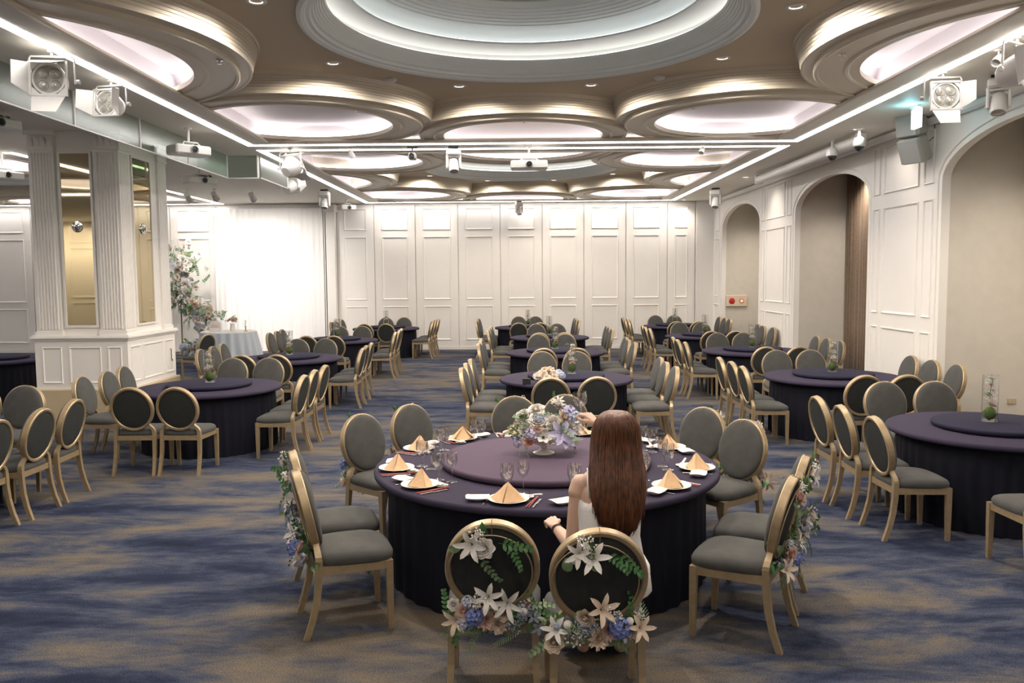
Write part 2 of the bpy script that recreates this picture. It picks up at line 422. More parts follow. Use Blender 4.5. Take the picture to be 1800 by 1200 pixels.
for (cx, cy, hx, hy, sy_) in MODS:
    # tan ceiling with a round hole
    n = 96; vs = []; fs = []
    for i in range(n):
        a = 2*pi*i/n; c, s_ = cos(a), sin(a)
        vs.append((cx+2.10*c, cy+2.10*s_, ZT))
        k = min((hx+0.3)/max(abs(c), 1e-6), (hy+0.3)/max(abs(s_), 1e-6))
        vs.append((cx+k*c, cy+k*s_, ZT))
    for i in range(n):
        j = (i+1) % n; fs.append((2*i, 2*i+1, 2*j+1, 2*j))
    MB().add(vs, fs).build('upper_ceiling', TAN, ceil, smooth=0)
    for me in (dome_low, dome_cove, dome_up, dome_cap, dome_led, dome_led_added):
        link(me.name.split('.')[0], me, ceil, (cx, cy, 0))
    oy = hy-1.25
    for (dx, dy, key) in ((-5.06,0,'side'), (5.06,0,'side'), (-3.05,oy,'corner'), (3.05,oy,'corner'), (-3.05,-oy,'corner'), (3.05,-oy,'corner'), (0,hy-0.13,'end'), (0,-hy+0.13,'end')):
        a, b, c = DR[key]
        for nm_, me_ in (('ceiling_drum', a), ('cove_recess', b), ('cove_light', c)):
            o_ = link(nm_, me_, ceil, (cx+dx, cy+dy, 0))
            if key == 'end' and dy < 0: o_.rotation_euler = (0, 0, pi)
    # upright sides of the opening, set back behind the lip, with an LED line on the ledge
    q = 0.14
    for (x0, x1, y0, y1) in ((cx-hx-q-0.02, cx-hx-q, cy-hy-q, cy+hy+q), (cx+hx+q, cx+hx+q+0.02, cy-hy-q, cy+hy+q), (cx-hx-q, cx+hx+q, cy-hy-q-0.02, cy-hy-q), (cx-hx-q, cx+hx+q, cy+hy+q, cy+hy+q+0.02)):
        MB().box(x0, x1, y0, y1, ZS+0.02, ZT+0.02).build('opening_side', COVEW, ceil, smooth=0)
    for (x0, x1, y0, y1) in ((cx-hx-0.10, cx-hx-0.05, cy-hy, cy+hy), (cx+hx+0.05, cx+hx+0.10, cy-hy, cy+hy), (cx-hx, cx+hx, cy-hy-0.10, cy-hy-0.05), (cx-hx, cx+hx, cy+hy+0.05, cy+hy+0.10)):
        MB().box(x0, x1, y0, y1, ZS+0.021, ZS+0.03).build('cove_light', LED, ceil, smooth=0)
    # lip bead round the opening
    for (x0, x1, y0, y1) in ((cx-hx-0.03, cx-hx+0.03, cy-hy-0.03, cy+hy+0.03), (cx+hx-0.03, cx+hx+0.03, cy-hy-0.03, cy+hy+0.03), (cx-hx, cx+hx, cy-hy-0.03, cy-hy+0.03), (cx-hx, cx+hx, cy+hy-0.03, cy+hy+0.03)):
        MB().cbox((x0+x1)/2, (y0+y1)/2, ZS+0.003, x1-x0, y1-y0, 0.045, 0.012).build('opening_bead', DRUM, ceil, smooth=0)
    # luminous strips
    hs = 4.2; wv = 0.055
    for (x0, x1, y0, y1) in ((cx-hs-wv, cx-hs+wv, cy-sy_-wv, cy+sy_+wv), (cx+hs-wv, cx+hs+wv, cy-sy_-wv, cy+sy_+wv), (cx-hs+wv, cx+hs-wv, cy-sy_-wv, cy-sy_+wv), (cx-hs+wv, cx+hs-wv, cy+sy_-wv, cy+sy_+wv)):
        MB().box(x0, x1, y0, y1, ZS-0.006, ZS+0.002).build('light_strip', STRIP, ceil, smooth=0)

# downlights: a thing each, in the ring between dome and drums
dl_trim = MB().lathe([(0.055, 0.0), (0.06, -0.008), (0.085, -0.008), (0.09, 0.0)], 24).mesh('trim_ring', FIXW)
dl_cone = MB().lathe([(0.055, 0.0), (0.045, 0.03), (0.001, 0.035)], 24).mesh('reflector', LAMPE)
ORD = ['first', 'second', 'third', 'fourth', 'fifth', 'sixth', 'seventh', 'eighth']
def downlight(x, y, z, label, power, size=168, d=(0,0,-1), group='recessed downlights'):
    t = thing('downlight', label, 'downlight', (x, y, z-0.001), group=group)
    link('trim_ring', dl_trim, t); link('reflector', dl_cone, t, (0, 0, -0.006))
    spot(t, (0, 0, -0.02), d, power, size, 0.45 if size > 150 else 1.0)
    return t
ring = [(-2.3,-.78), (-2.1,1.26), (-.8,2.4), (.82,2.4), (2.13,1.2), (2.35,-.5), (.82,-2.4), (-.8,-2.4)]
nm = ['left of the near dome, closest to the camera', 'behind the near dome, far left', 'behind the near dome, inner left', 'behind the near dome, inner right', 'behind the near dome, far right', 'right of the near dome, closest to the camera', 'in front of the near dome, right', 'in front of the near dome, left']
for (dx, dy), t_ in zip(ring, nm):
    downlight(0.12+dx, 7.95+dy, ZT, 'recessed ceiling downlight '+t_, P_DOWN)
for (dx, dy), t_ in zip(ring, nm):
    downlight(0.12+dx, 18.15+dy*0.95, ZT, 'recessed ceiling downlight '+t_.replace('near dome', 'far dome').replace('closest to the camera', 'nearer side'), P_DOWN*0.55)
for k, (x, y) in enumerate(((-12.3, 5.2), (-12.3, 10.7), (-9.6, 8.0), (-12.3, 15.4), (-12.3, 20.9), (-9.6, 18.2))):
    downlight(x, y, ZT, 'recessed ceiling downlight of the left hall, %s' % ORD[k], P_DOWN*1.2)
for k, (x, y) in enumerate(((-3.0, 1.2), (0.0, 1.2), (3.0, 1.2), (-3.0, -2.6), (0.2, -2.6), (3.2, -2.6), (-10.5, 0.5), (-7.0, -2.0))):
    downlight(x, y, ZS, 'recessed soffit downlight behind the camera, %s' % ORD[k], P_DOWN*0.34)
for k, x in enumerate((-17.0, -15.7, -14.4, -13.0)):  # added, unseen: brighten the wall that the column's front mirror reflects
    downlight(x, YF+0.8, ZS, 'added unseen soffit downlight washing the wall behind the camera, %s' % ORD[k], P_DOWN*0.8, 140, (0, -0.4, -1))

# ---- mouldings on walls
def moulding(parent, org, u, v, n, u0, v0, u1, v1, wd=0.035, d=0.018, m=WHITE2):
    org, u, v, n = Vector(org), Vector(u), Vector(v), Vector(n)
    rings = []
    for (ins, dep) in ((0, 0), (wd*0.25, d), (wd*0.6, d*0.75), (wd*0.75, d*0.25), (wd, 0.0)):
        rings.append([org+u*a+v*b+n*dep for a, b in ((u0+ins, v0+ins), (u1-ins, v0+ins), (u1-ins, v1-ins), (u0+ins, v1-ins))])
    o = MB().loft(rings, cap=False).build('moulding_frame', m, parent, smooth=0)
    return o

# ---- far wall of folding panels
wb = MB().box(XL, XR, YB, YB+0.1, 0, ZS+0.02).build('wall_back', WHITE, smooth=0); S(wb)
edges = [-3.95, -2.8, -1.61, -0.43, 0.74, 1.9, 3.07, 4.22, 5.0]
edges = [-5.0] + edges
left_edges = [-8.35, -9.65, -10.95, -12.25, -13.55, -14.85, -16.15, -17.45]
allp = [(edges[i], edges[i+1]) for i in range(len(edges)-1)] + [(left_edges[i+1], left_edges[i]) for i in range(len(left_edges)-1)] + [(-8.35, -6.8), (-6.8, -5.3)]
for (a, b) in allp:
    p = MB().box(a+0.012, b-0.012, YB-0.035, YB, 0.02, ZS-0.03).build('wall_panel', WHITE, wb, smooth=0)
    for (z0, z1_) in ((0.27, 1.23), (1.41, 3.17), (3.35, 3.95)):
        moulding(p, (0, YB-0.035, 0), (1,0,0), (0,0,1), (0,-1,0), a+0.21, z0, b-0.21, z1_, 0.045, 0.02)
S(MB().box(XL, XR, YB-0.05, YB-0.036, 0, 0.09).build('baseboard_back', WHITE2, smooth=0))
S(MB().box(5.02, 5.5, YB-0.12, YB-0.036, 0, ZS).build('trim_1', WHITE2, smooth=0))
S(MB().box(-5.24, -5.0, YB-0.30, YB-0.036, 0, ZS).build('trim_2', WHITE, smooth=0))
S(MB().cbox(-5.12, YB-0.18, ZS-0.13, 0.32, 0.36, 0.22, 0.03).build('trim_3', WHITE2, smooth=0))

# ---- right wall with arched recesses
def arch_z(y, y0, y1, spring, rise):
    t = (2*y-y0-y1)/(y1-y0)
    return spring + rise*sqrt(max(0.0, 1-t*t))**1.0*1.0
ARCH = [(18.78, 22.15), (13.0, 16.4), (7.3, 10.78), (1.5, 4.9), (-4.6, -1.2)]
SPR, RISE, DEP = 3.24, 0.52, 0.11
NA = 28
def arch_y(a, k): return (a[0]+a[1])/2 - (a[1]-a[0])/2*cos(pi*k/NA)
wr = MB()
seg = sorted(ARCH)
prev = YF
for a in seg:
    wr.add([(XR,prev,0),(XR,a[0],0),(XR,a[0],ZS+0.02),(XR,prev,ZS+0.02)], [(0,3,2,1)])
    for k in range(NA):
        ya, yb = arch_y(a, k), arch_y(a, k+1)
        za, zb = arch_z(ya,*a,SPR,RISE), arch_z(yb,*a,SPR,RISE)
        wr.add([(XR,ya,za),(XR,yb,zb),(XR,yb,ZS+0.02),(XR,ya,ZS+0.02)], [(0,3,2,1)])
        wr.add([(XR,ya,za),(XR,yb,zb),(XR+DEP,yb,zb),(XR+DEP,ya,za)], [(0,1,2,3)])
    for y, o in ((a[0], 1), (a[1], -1)):
        wr.add([(XR,y,0),(XR+DEP,y,0),(XR+DEP,y,SPR),(XR,y,SPR)], [(0,1,2,3) if o > 0 else (3,2,1,0)])
    prev = a[1]
wr.add([(XR,prev,0),(XR,YB,0),(XR,YB,ZS+0.02),(XR,prev,ZS+0.02)], [(0,3,2,1)])
wall_r = wr.build('wall_right', WHITE, smooth=0); S(wall_r)
pier_y = [YF] + [v for a in seg for v in a] + [YB]
for i in range(0, len(pier_y), 2):
    MB().box(XR+DEP, XR+1.2, pier_y[i], pier_y[i+1], 0, ZS).build('passage_wall', NICHE, wall_r, smooth=0)
    for yy_ in (pier_y[i], pier_y[i+1]):
        s_ = 1 if yy_ == pier_y[i+1] else -1
        MB().box(XR+DEP, XR+1.2, min(yy_, yy_+0.015*s_), max(yy_, yy_+0.015*s_), 0, 0.12).build('passage_skirting', WHITE2, wall_r, smooth=0)
MB().box(XR+0.02, XR+1.2, YF, YB, ZS-0.04, ZS+0.02).build('passage_ceiling', NICHE, wall_r, smooth=0)
for i, a in enumerate(ARCH):
    # arch casing bead
    pts = [(XR-0.002, a[0]-0.09, 0.0), (XR-0.002, a[0]-0.09, SPR)] + [(XR-0.002, (a[0]+a[1])/2-((a[1]-a[0])/2+0.09)*cos(pi*k/NA), SPR+(RISE+0.09)*sin(pi*k/NA)) for k in range(1, NA)] + [(XR-0.002, a[1]+0.09, SPR), (XR-0.002, a[1]+0.09, 0.0)]
    MB().tube(pts, 0.014, 6).build('arch_bead', WHITE2, wall_r)
    downlight(XR+0.72, (a[0]+a[1])/2+0.5, ZS-0.04, 'recessed downlight inside the %s arch of the right wall' % ['far', 'middle', 'near', 'frontmost', 'rearmost'][i], P_NICHE, 120)
def rmould(y0, y1, z0, z1_, wd=0.04):
    moulding(wall_r, (XR, 0, 0), (0,1,0), (0,0,1), (-1,0,0), y0, z0, y1, z1_, wd, 0.02)
piers = [(10.78, 13.0), (16.4, 18.78), (4.9, 7.3), (22.15, 23.2)]
for (a, b) in piers:
    if b-a > 1.5:
        for (z0, z1_) in ((0.27, 1.25), (1.45, 3.02), (3.22, 3.93)):
            rmould(a+0.60, b-0.55, z0, z1_)
            rmould(a+0.20, a+0.46, z0, z1_, 0.03); rmould(b-0.42, b-0.20, z0, z1_, 0.03)
    else:
        for (z0, z1_) in ((0.27, 1.25), (1.45, 3.02), (3.22, 3.93)): rmould(a+0.25, b-0.25, z0, z1_)
S(MB().cbox(XR-0.05, (YF+YB)/2, ZS-0.06, 0.10, YB-YF, 0.11, 0.03).build('trim_4', WHITE2, smooth=0))
# curtain along the outer wall of the middle arch
cu = MB()
path = [(XR+1.02+0.045*sin(k*1.05)+0.02*sin(k*2.3), 13.05+3.30*k/150) for k in range(151)]
rg = []
for z_ in (0.03, 1.0, 2.2, 3.3, 4.04):
    rg.append([(x, y, z_) for x, y in path])
vs = [p for r_ in rg for p in r_]; n = 151
cu.add(vs, [(k*n+i, k*n+i+1, (k+1)*n+i+1, (k+1)*n+i) for k in range(4) for i in range(n-1)])
cur = cu.build('curtain', CURT, smooth=180)
tag(cur, 'brown pleated curtain hanging in the middle arch of the right wall', 'curtain')
so = cur.modifiers.new('thick', 'SOLIDIFY'); so.thickness = 0.006

# other walls (behind the camera and the left end of the hall)
wf = MB().box(XL, XR+1.2, YF-0.1, YF, 0, ZS+0.4).build('wall_front', WHITE, smooth=0); S(wf)
for i in range(14):
    a = XL+0.4+i*1.6
    for (z0, z1_) in ((0.27, 1.23), (1.41, 3.17), (3.35, 3.95)):
        moulding(wf, (0, YF, 0), (1,0,0), (0,0,1), (0,1,0), a, z0, a+1.3, z1_, 0.045, 0.02)
S(MB().box(XL-0.1, XL, YF, YB, 0, ZS+0.4).build('wall_left', WHITE, smooth=0))
# lid above everything, so no world light leaks in
S(MB().box(XL-0.1, XR+1.3, YF-0.1, YB+0.1, ZT+0.75, ZT+0.85).build('ceiling_slab', SOFFIT, smooth=0))
S(MB().box(XR+1.2, XR+1.3, YF, YB, 0, ZT+0.75).build('wall_right_outer', NICHE, smooth=0))
for nme, bx in (('wall_back_upper', (XL, XR+1.2, YB, YB+0.1, ZS, ZT+0.76)), ):
    S(MB().box(*bx).build(nme, WHITE, smooth=0))

# ---- square column with bronze mirrors
cx0, cx1, cy0, cy1 = -6.73, -5.43, 11.45, 13.05
colm = thing('column', 'white square column with fluted pilasters and bronze mirrors on a beige plinth', 'column', ((cx0+cx1)/2, (cy0+cy1)/2, 0))
ox, oy_ = (cx0+cx1)/2, (cy0+cy1)/2
hx_, hy_ = (cx1-cx0)/2, (cy1-cy0)/2
MB().cbox(0, 0, 0.26, 2*hx_+0.10, 2*hy_+0.10, 0.52, 0.012).build('plinth', BEIGE, colm, smooth=0)
wn = MB().box(-hx_, hx_, -hy_, hy_, 0.52, 1.22).build('wainscot', WHITE, colm, smooth=0)
cor = MB()
for k, (e_, z0, z1_) in enumerate(((0.02, 1.20, 1.23), (0.045, 1.23, 1.255), (0.03, 1.255, 1.275))):
    cor.box(-hx_-e_, hx_+e_, -hy_-e_, hy_+e_, z0, z1_)
cor.build('cornice', WHITE2, colm, smooth=0)
MB().box(-hx_+0.06, hx_-0.06, -hy_+0.06, hy_-0.06, 1.275, ZS).build('shaft', WHITE, colm, smooth=0)
for (u0, u1) in ((0.10, 0.38), (0.48, 0.93), (1.02, 1.22)):
    moulding(wn, (-hx_, -hy_, 0), (1,0,0), (0,0,1), (0,-1,0), u0, 0.60, u1, 1.11, 0.03, 0.014)
for (u0, u1) in ((0.08, 0.36), (0.46, 1.12), (1.22, 1.52)):
    moulding(wn, (hx_, -hy_, 0), (0,1,0), (0,0,1), (1,0,0), u0, 0.60, u1, 1.11, 0.03, 0.014)
def pilaster(org, u, n, w_):
    org, u, n = Vector(org), Vector(u), Vector(n)
    mx = Matrix(((u.x, n.x, 0, org.x), (u.y, n.y, 0, org.y), (0, 0, 1, 0), (0, 0, 0, 1)))
    b = MB().box(0, w_, -0.02, 0.035, 1.275, 3.85, mx)
    k = 7; s_ = (w_-0.05)/k
    for i in range(k):
        x = 0.025+s_*(i+0.5)
        b.tube([(x, 0.035, 1.36), (x, 0.035, 3.79)], s_*0.36, 6, True, mx)
    b.box(-0.015, w_+0.015, -0.02, 0.055, 1.275, 1.33, mx)
    p = b.build('pilaster', WHITE2, colm, smooth=30)
    c = MB()
    c.box(-0.01, w_+0.01, -0.02, 0.05, 3.83, 3.87, mx).box(0, w_, -0.02, 0.04, 3.87, 4.03, mx).box(-0.03, w_+0.03, -0.02, 0.08, 4.03, ZS, mx)
    for i in range(4):
        x = w_*(i+0.5)/4
        c.add([(x-0.035, 0.04, 3.88), (x+0.035, 0.04, 3.88), (x+0.03, 0.06, 3.95), (x-0.03, 0.06, 3.95), (x+0.015, 0.10, 4.0), (x-0.015, 0.10, 4.0), (x, 0.07, 3.975)], [(0,1,2,3), (3,2,4,5), (5,4,6)], mx)
    c.build('capital', WHITE2, colm, smooth=0)
pilaster((-hx_+0.03, -hy_+0.06, 0), (1,0,0), (0,-1,0), 0.35)
pilaster((hx_-0.38, -hy_+0.06, 0), (1,0,0), (0,-1,0), 0.35)
pilaster((hx_-0.06, -hy_+0.03, 0), (0,1,0), (1,0,0), 0.30)
pilaster((hx_-0.06, hy_-0.33, 0), (0,1,0), (1,0,0), 0.30)
def mirror(org, u, n, u0, u1):
    org, u, n = Vector(org), Vector(u), Vector(n)
    mx = Matrix(((u.x, n.x, 0, org.x), (u.y, n.y, 0, org.y), (0, 0, 1, 0), (0, 0, 0, 1)))
    m_ = MB().box(u0, u1, 0.0, 0.012, 1.41, 3.78, mx).build('mirror', MIRROR, colm, smooth=0)
    f = MB()
    for (a, b, c, d) in ((u0-0.03, u0, 1.38, 3.81), (u1, u1+0.03, 1.38, 3.81), (u0, u1, 1.38, 1.41), (u0, u1, 3.78, 3.81)):
        f.box(a, b, 0, 0.025, c, d, mx)
    f.build('mirror_frame', WHITE2, m_, smooth=0)
    R = Matrix.Translation(mx @ Vector(((u0+u1)/2, 0.013, 2.78))) @ aim(n)
    MB().lathe([(0.001, 0.055), (0.025, 0.05), (0.03, 0.03), (0.045, 0.028), (0.05, 0.015), (0.075, 0.012), (0.08, 0.0)], 24, R).build('rosette', CHROME, m_)
mirror((-hx_, -hy_+0.06, 0), (1,0,0), (0,-1,0), 0.45, 0.86)
mirror((hx_-0.06, -hy_, 0), (0,1,0), (1,0,0), 0.46, 1.02)
MB().tube([(hx_+0.004, 0.60, 0.96), (hx_+0.02, 0.60, 0.955), (hx_+0.02, 0.60, 0.80), (hx_+0.02, 0.64, 0.77), (hx_+0.004, 0.66, 0.79)], 0.006, 6).build('handle', BLACK, colm)

# ---- green smoke-barrier glass below the soffit
def barrier(x0, y0, x1, y1, label):
    t = thing('smoke_curtain', label, 'glass panel', ((x0+x1)/2, (y0+y1)/2, ZS-0.38))
    dx, dy = (x1-x0)/2, (y1-y0)/2
    L_ = hypot(dx, dy); ux, uy = dx/L_, dy/L_
    mx = Matrix(((ux, -uy, 0, 0), (uy, ux, 0, 0), (0, 0, 1, 0), (0, 0, 0, 1)))
    MB().box(-L_, L_, -0.004, 0.004, 0.015, 0.38, mx).build('glass_pane', SMOKEG, t, smooth=0)
    MB().box(-L_, L_, -0.010, 0.010, 0.0, 0.016, mx).build('bottom_rail', FIXW, t, smooth=0)
    MB().box(L_-0.03, L_, -0.012, 0.012, 0.0, 0.38, mx).build('joint_strip', FIXW, t, smooth=0)
yy = [1.25, 2.83, 4.41, 5.99, 7.57, 9.15, 10.73, 12.3, 13.92]
for i in range(len(yy)-1):
    barrier(-4.8, yy[i], -4.8, yy[i+1]-0.01, 'green glass smoke barrier hung from the soffit, pane %s from the camera' % ORD[i])
barrier(-4.8, 13.95, -4.28, 13.95, 'short green glass smoke barrier pane turning the corner')
barrier(-4.26, 13.97, -4.26, 15.6, 'green glass smoke barrier pane beyond the corner')

# ================================================================== TABLES
def pleated(r, zt, zb, n=240, amp=0.012, waves=46, seed=1):
    rnd = random.Random(seed); ph = [rnd.random()*6.28 for _ in range(3)]
    rings = []
    for z, k in ((zb, 1.0), (zb+0.2, 0.9), (zt-0.18, 0.55), (zt-0.06, 0.25), (zt, 0.0)):
        rg = []
        for i in range(n):
            a = 2*pi*i/n
            d = amp*k*(sin(waves*a+ph[0]+0.8*sin(5*a+ph[1]))+0.5*sin(waves*0.5*a+ph[2]))
            rg.append(((r+d)*cos(a), (r+d)*sin(a), z))
        rings.append(rg)
    return MB().loft(rings, cap=False)
TH = 0.735
def table_meshes(R, skr, sus, seed):
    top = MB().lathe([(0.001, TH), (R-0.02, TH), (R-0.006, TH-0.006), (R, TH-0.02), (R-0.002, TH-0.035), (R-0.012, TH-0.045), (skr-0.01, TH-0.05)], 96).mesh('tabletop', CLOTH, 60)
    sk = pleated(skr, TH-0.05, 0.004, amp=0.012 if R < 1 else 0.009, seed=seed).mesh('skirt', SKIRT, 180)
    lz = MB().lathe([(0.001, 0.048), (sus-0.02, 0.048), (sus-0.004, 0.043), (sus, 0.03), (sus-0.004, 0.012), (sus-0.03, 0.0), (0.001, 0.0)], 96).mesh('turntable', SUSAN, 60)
    return top, sk, lz
TM = table_meshes(0.86, 0.775, 0.50, 3)
TM1 = table_meshes(1.20, 1.10, 0.74, 4)
TM1[2].materials[0] = mat('turntable_lit_cloth', (0.098, 0.070, 0.104), 0.8, bump=0.08, bscale=300, spec=0.12)  # light falling on this turntable put into a paler cloth colour
def table(cx, cy, meshes, label, tlabel):
    t = thing('round_table', label, 'table', (cx, cy, 0), random.random()*6, group='round banquet tables')
    link('tabletop', meshes[0], t); link('skirt', meshes[1], t)
    s_ = link('turntable', meshes[2]); s_.location = (cx, cy, TH+0.001)
    tag(s_, tlabel, 'turntable', 'cloth-covered turntables')
    return t
# (key, cx, cy, where)
T1C = (0.20, 5.75)
table(*T1C, TM1, 'large round table in dark purple cloth, fully set, where the woman sits', 'large purple cloth-covered turntable under the flower centrepiece')
TABLES = {
 'L1': (-3.76, 10.0, 'nearest table', 'left row'), 'L2': (-3.76, 13.55, 'second table', 'left row'), 'L3': (-3.80, 17.4, 'third table', 'left row'), 'L4': (-3.38, 21.35, 'farthest table', 'left row'),
 'C2': (0.64, 10.62, 'nearest table', 'middle row'), 'C3': (0.67, 14.3, 'second table', 'middle row'), 'C4': (0.71, 17.8, 'third table', 'middle row'), 'C5': (0.30, 21.35, 'farthest table', 'middle row'),
 'R1': (4.07, 6.95, 'nearest table', 'right row'), 'R2': (4.08, 10.6, 'second table', 'right row'), 'R3': (4.10, 14.3, 'third table', 'right row'), 'R4': (4.10, 17.9, 'fourth table', 'right row'), 'R5': (4.12, 21.4, 'farthest table', 'right row'),
 'N1': (-5.47, 7.12, 'table', 'left photo edge'), 'F1': (-8.75, 13.75, 'table', 'gap left of the column'),
}
WHERE = {}
for k, (x, y, o, row) in TABLES.items():
    if k == 'N1': w_ = 'table cut by the left photo edge'
    elif k == 'F1': w_ = 'table seen left of the column'
    else: w_ = '%s of the %s' % (o, row)
    WHERE[k] = w_
    if k == 'N1': lab = 'round purple banquet table cut off by the left photo edge'
    elif k == 'F1': lab = 'round purple banquet table seen left of the white column'
    else: lab = 'round banquet table in purple cloth, %s' % w_
    table(x, y, TM, lab, 'purple cloth turntable on the '+w_)

# ================================================================== CHAIRS
def chair_seat():
    n = 48; rings = []
    def ring(z, ins, dome=0):
        rg = []
        for i in range(n):
            a = 2*pi*i/n
            c, s_ = cos(a), sin(a); e = 0.42
            px = abs(c)**e*(1 if c >= 0 else -1); py = abs(s_)**e*(1 if s_ >= 0 else -1)
            y = py*(0.225-ins)
            wx = 0.218+0.022*(py*0.5+0.5)
            rg.append((px*(wx-ins), y+0.012*(1-px*px)*(1 if py > 0.5 else 0), z-0.012*(py > 0.3)*(py*py)*(1 if dome else 0.6)))
        return rg
    rings = [ring(0.405, 0.012), ring(0.415, 0.002), ring(0.445, 0.0), ring(0.468, 0.010, 1), ring(0.482, 0.035, 1), ring(0.490, 0.085, 1), ring(0.493, 0.15, 1)]
    return MB().loft(rings).mesh('seat', GREYF, 60)
def oval(t, rx, rz, d, lean=radians(12), c=(0, -0.255, 0.70)):
    # t angle; d = offset along the back's normal (towards +y front)
    x = rx*cos(t); v = rz*sin(t)
    return (x, c[1]-v*sin(lean)+d*cos(lean), c[2]+v*cos(lean)+d*sin(lean))
def back_ring():
    n = 56; b = MB(); rings = []
    prof = [(0.0, -0.022), (0.0, 0.018), (-0.006, 0.024), (-0.024, 0.024), (-0.030, 0.018), (-0.030, -0.018), (-0.024, -0.026), (-0.006, -0.028)]
    vs = []; fs = []
    for i in range(n):
        t = 2*pi*i/n
        for (dr, d) in prof: vs.append(oval(t, 0.222+dr, 0.238+dr, d))
    m = len(prof)
    for i in range(n):
        j = (i+1) % n
        for k in range(m):
            l = (k+1) % m
            fs.append((i*m+k, i*m+l, j*m+l, j*m+k))
    return MB().add(vs, fs).mesh('back_frame', GOLD, 40)
def back_pad(front):
    n = 48; rings = []
    steps = ((0.196, 0.0), (0.205, 0.022), (0.211, 0.027), (0.208, 0.036), (0.195, 0.045), (0.165, 0.053), (0.12, 0.058), (0.06, 0.061)) if front else ((0.196, 0.0), (0.194, -0.016), (0.18, -0.020), (0.12, -0.023), (0.06, -0.024))
    for (r, d) in steps:
        rings.append([oval(2*pi*i/n, r, r+0.016, d) for i in range(n)])
    if not front: rings = [r[::-1] for r in rings]
    return MB().loft(rings).mesh('back_cushion' if front else 'back_panel', GREYF if front else SHADEDF, 60)
def seat_frame():
    b = MB()
    b.box(-0.20, 0.20, 0.178, 0.208, 0.362, 0.412)
    b.box(-0.18, 0.18, -0.222, -0.192, 0.362, 0.412)
    for s_ in (-1, 1):
        p0, p1 = (s_*0.198, -0.20), (s_*0.215, 0.19)
        b.add([(p0[0]-0.013,p0[1],0.362),(p0[0]+0.013,p0[1],0.362),(p1[0]+0.013,p1[1],0.362),(p1[0]-0.013,p1[1],0.362),(p0[0]-0.013,p0[1],0.412),(p0[0]+0.013,p0[1],0.412),(p1[0]+0.013,p1[1],0.412),(p1[0]-0.013,p1[1],0.412)],
              [(0,3,2,1),(4,5,6,7),(0,1,5,4),(1,2,6,5),(2,3,7,6),(3,0,4,7)])
    return b.mesh('seat_frame', GOLD, 0)
def front_leg(s_): return MB().bar([(s_*0.212, 0.195, 0.0), (s_*0.214, 0.192, 0.25), (s_*0.214, 0.190, 0.412)], [0.030, 0.038, 0.042], [0.030, 0.038, 0.042]).mesh('leg', GOLD, 0)
def rear_leg(s_): return MB().bar([(s_*0.208, -0.288, 0.0), (s_*0.205, -0.250, 0.11), (s_*0.202, -0.224, 0.22), (s_*0.200, -0.212, 0.33), (s_*0.198, -0.208, 0.45)], [0.030, 0.031, 0.033, 0.035, 0.037], [0.034, 0.036, 0.038, 0.04, 0.04]).mesh('leg', GOLD, 0)
def post(s_): return MB().bar([(s_*0.198, -0.208, 0.44), (s_*0.194, -0.210, 0.468), (s_*0.178, -0.213, 0.495), (s_*0.150, -0.216, 0.520), (s_*0.128, -0.220, 0.545)], [0.036, 0.034, 0.034, 0.036, 0.034], [0.040, 0.038, 0.036, 0.034, 0.032]).mesh('back_post', GOLD, 0)
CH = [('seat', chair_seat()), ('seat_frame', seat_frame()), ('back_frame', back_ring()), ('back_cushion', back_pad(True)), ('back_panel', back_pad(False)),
      ('leg', front_leg(-1)), ('leg', front_leg(1)), ('leg', rear_leg(-1)), ('leg', rear_leg(1)), ('back_post', post(-1)), ('back_post', post(1))]
def chair(x, y, face, label, group='grey oval-back banquet chairs'):
    # face = direction angle the sitter looks to (world, radians); local +Y is forward
    t = thing('banquet_chair', label, 'chair', (x, y, 0), face-pi/2, group)
    for n_, me in CH: link(n_, me, t)
    return t
rj = random.Random(5)
SKIP = set()
def table_chairs(key, sides='LRNF', skip=()):
    cx, cy = TABLES[key][0], TABLES[key][1]; wh = WHERE[key]
    d = 1.0
    j = lambda a: (rj.random()-0.5)*2*a
    three = ['nearest', 'middle', 'farthest']
    for s_, sd in (('L', -1), ('R', 1)):
        for i, dy in enumerate((-0.56, 0.0, 0.56)):
            jj = (j(0.03), j(0.03), j(radians(3)))
            if s_ not in sides or (s_+str(i)) in skip: continue
            side = 'left' if sd < 0 else 'right'
            chair(cx+sd*d+jj[0], cy+dy+jj[1], (0 if sd < 0 else pi)+jj[2], 'oval-back chair, %s of three %s of the %s' % (three[i], side, wh))
    for s_, sd in (('N', -1), ('F', 1)):
        for i, dx in enumerate((-0.25, 0.25)):
            jj = (j(0.02), j(0.03), j(radians(3)))
            if s_ not in sides or (s_+str(i)) in skip: continue
            chair(cx+dx+jj[0], cy+sd*1.27+jj[1], (pi/2 if sd < 0 else -pi/2)+jj[2], 'oval-back chair, %s of two %s the %s' % ('left' if i == 0 else 'right', 'in front of' if sd < 0 else 'behind', wh))
for k in TABLES:
    if k == 'N1': table_chairs(k, 'RF')
    elif k == 'F1': table_chairs(k, 'FR', skip=('F0','R0','R1'))
    elif k == 'R1': table_chairs(k, 'LRF', skip=('R0','R1'))
    else: table_chairs(k)
chair(3.60, 5.62, pi/2, 'oval-back chair cut off by the right photo edge')
chair(-6.5, 16.7, pi*0.86, 'lone oval-back chair just right of and behind the white column')
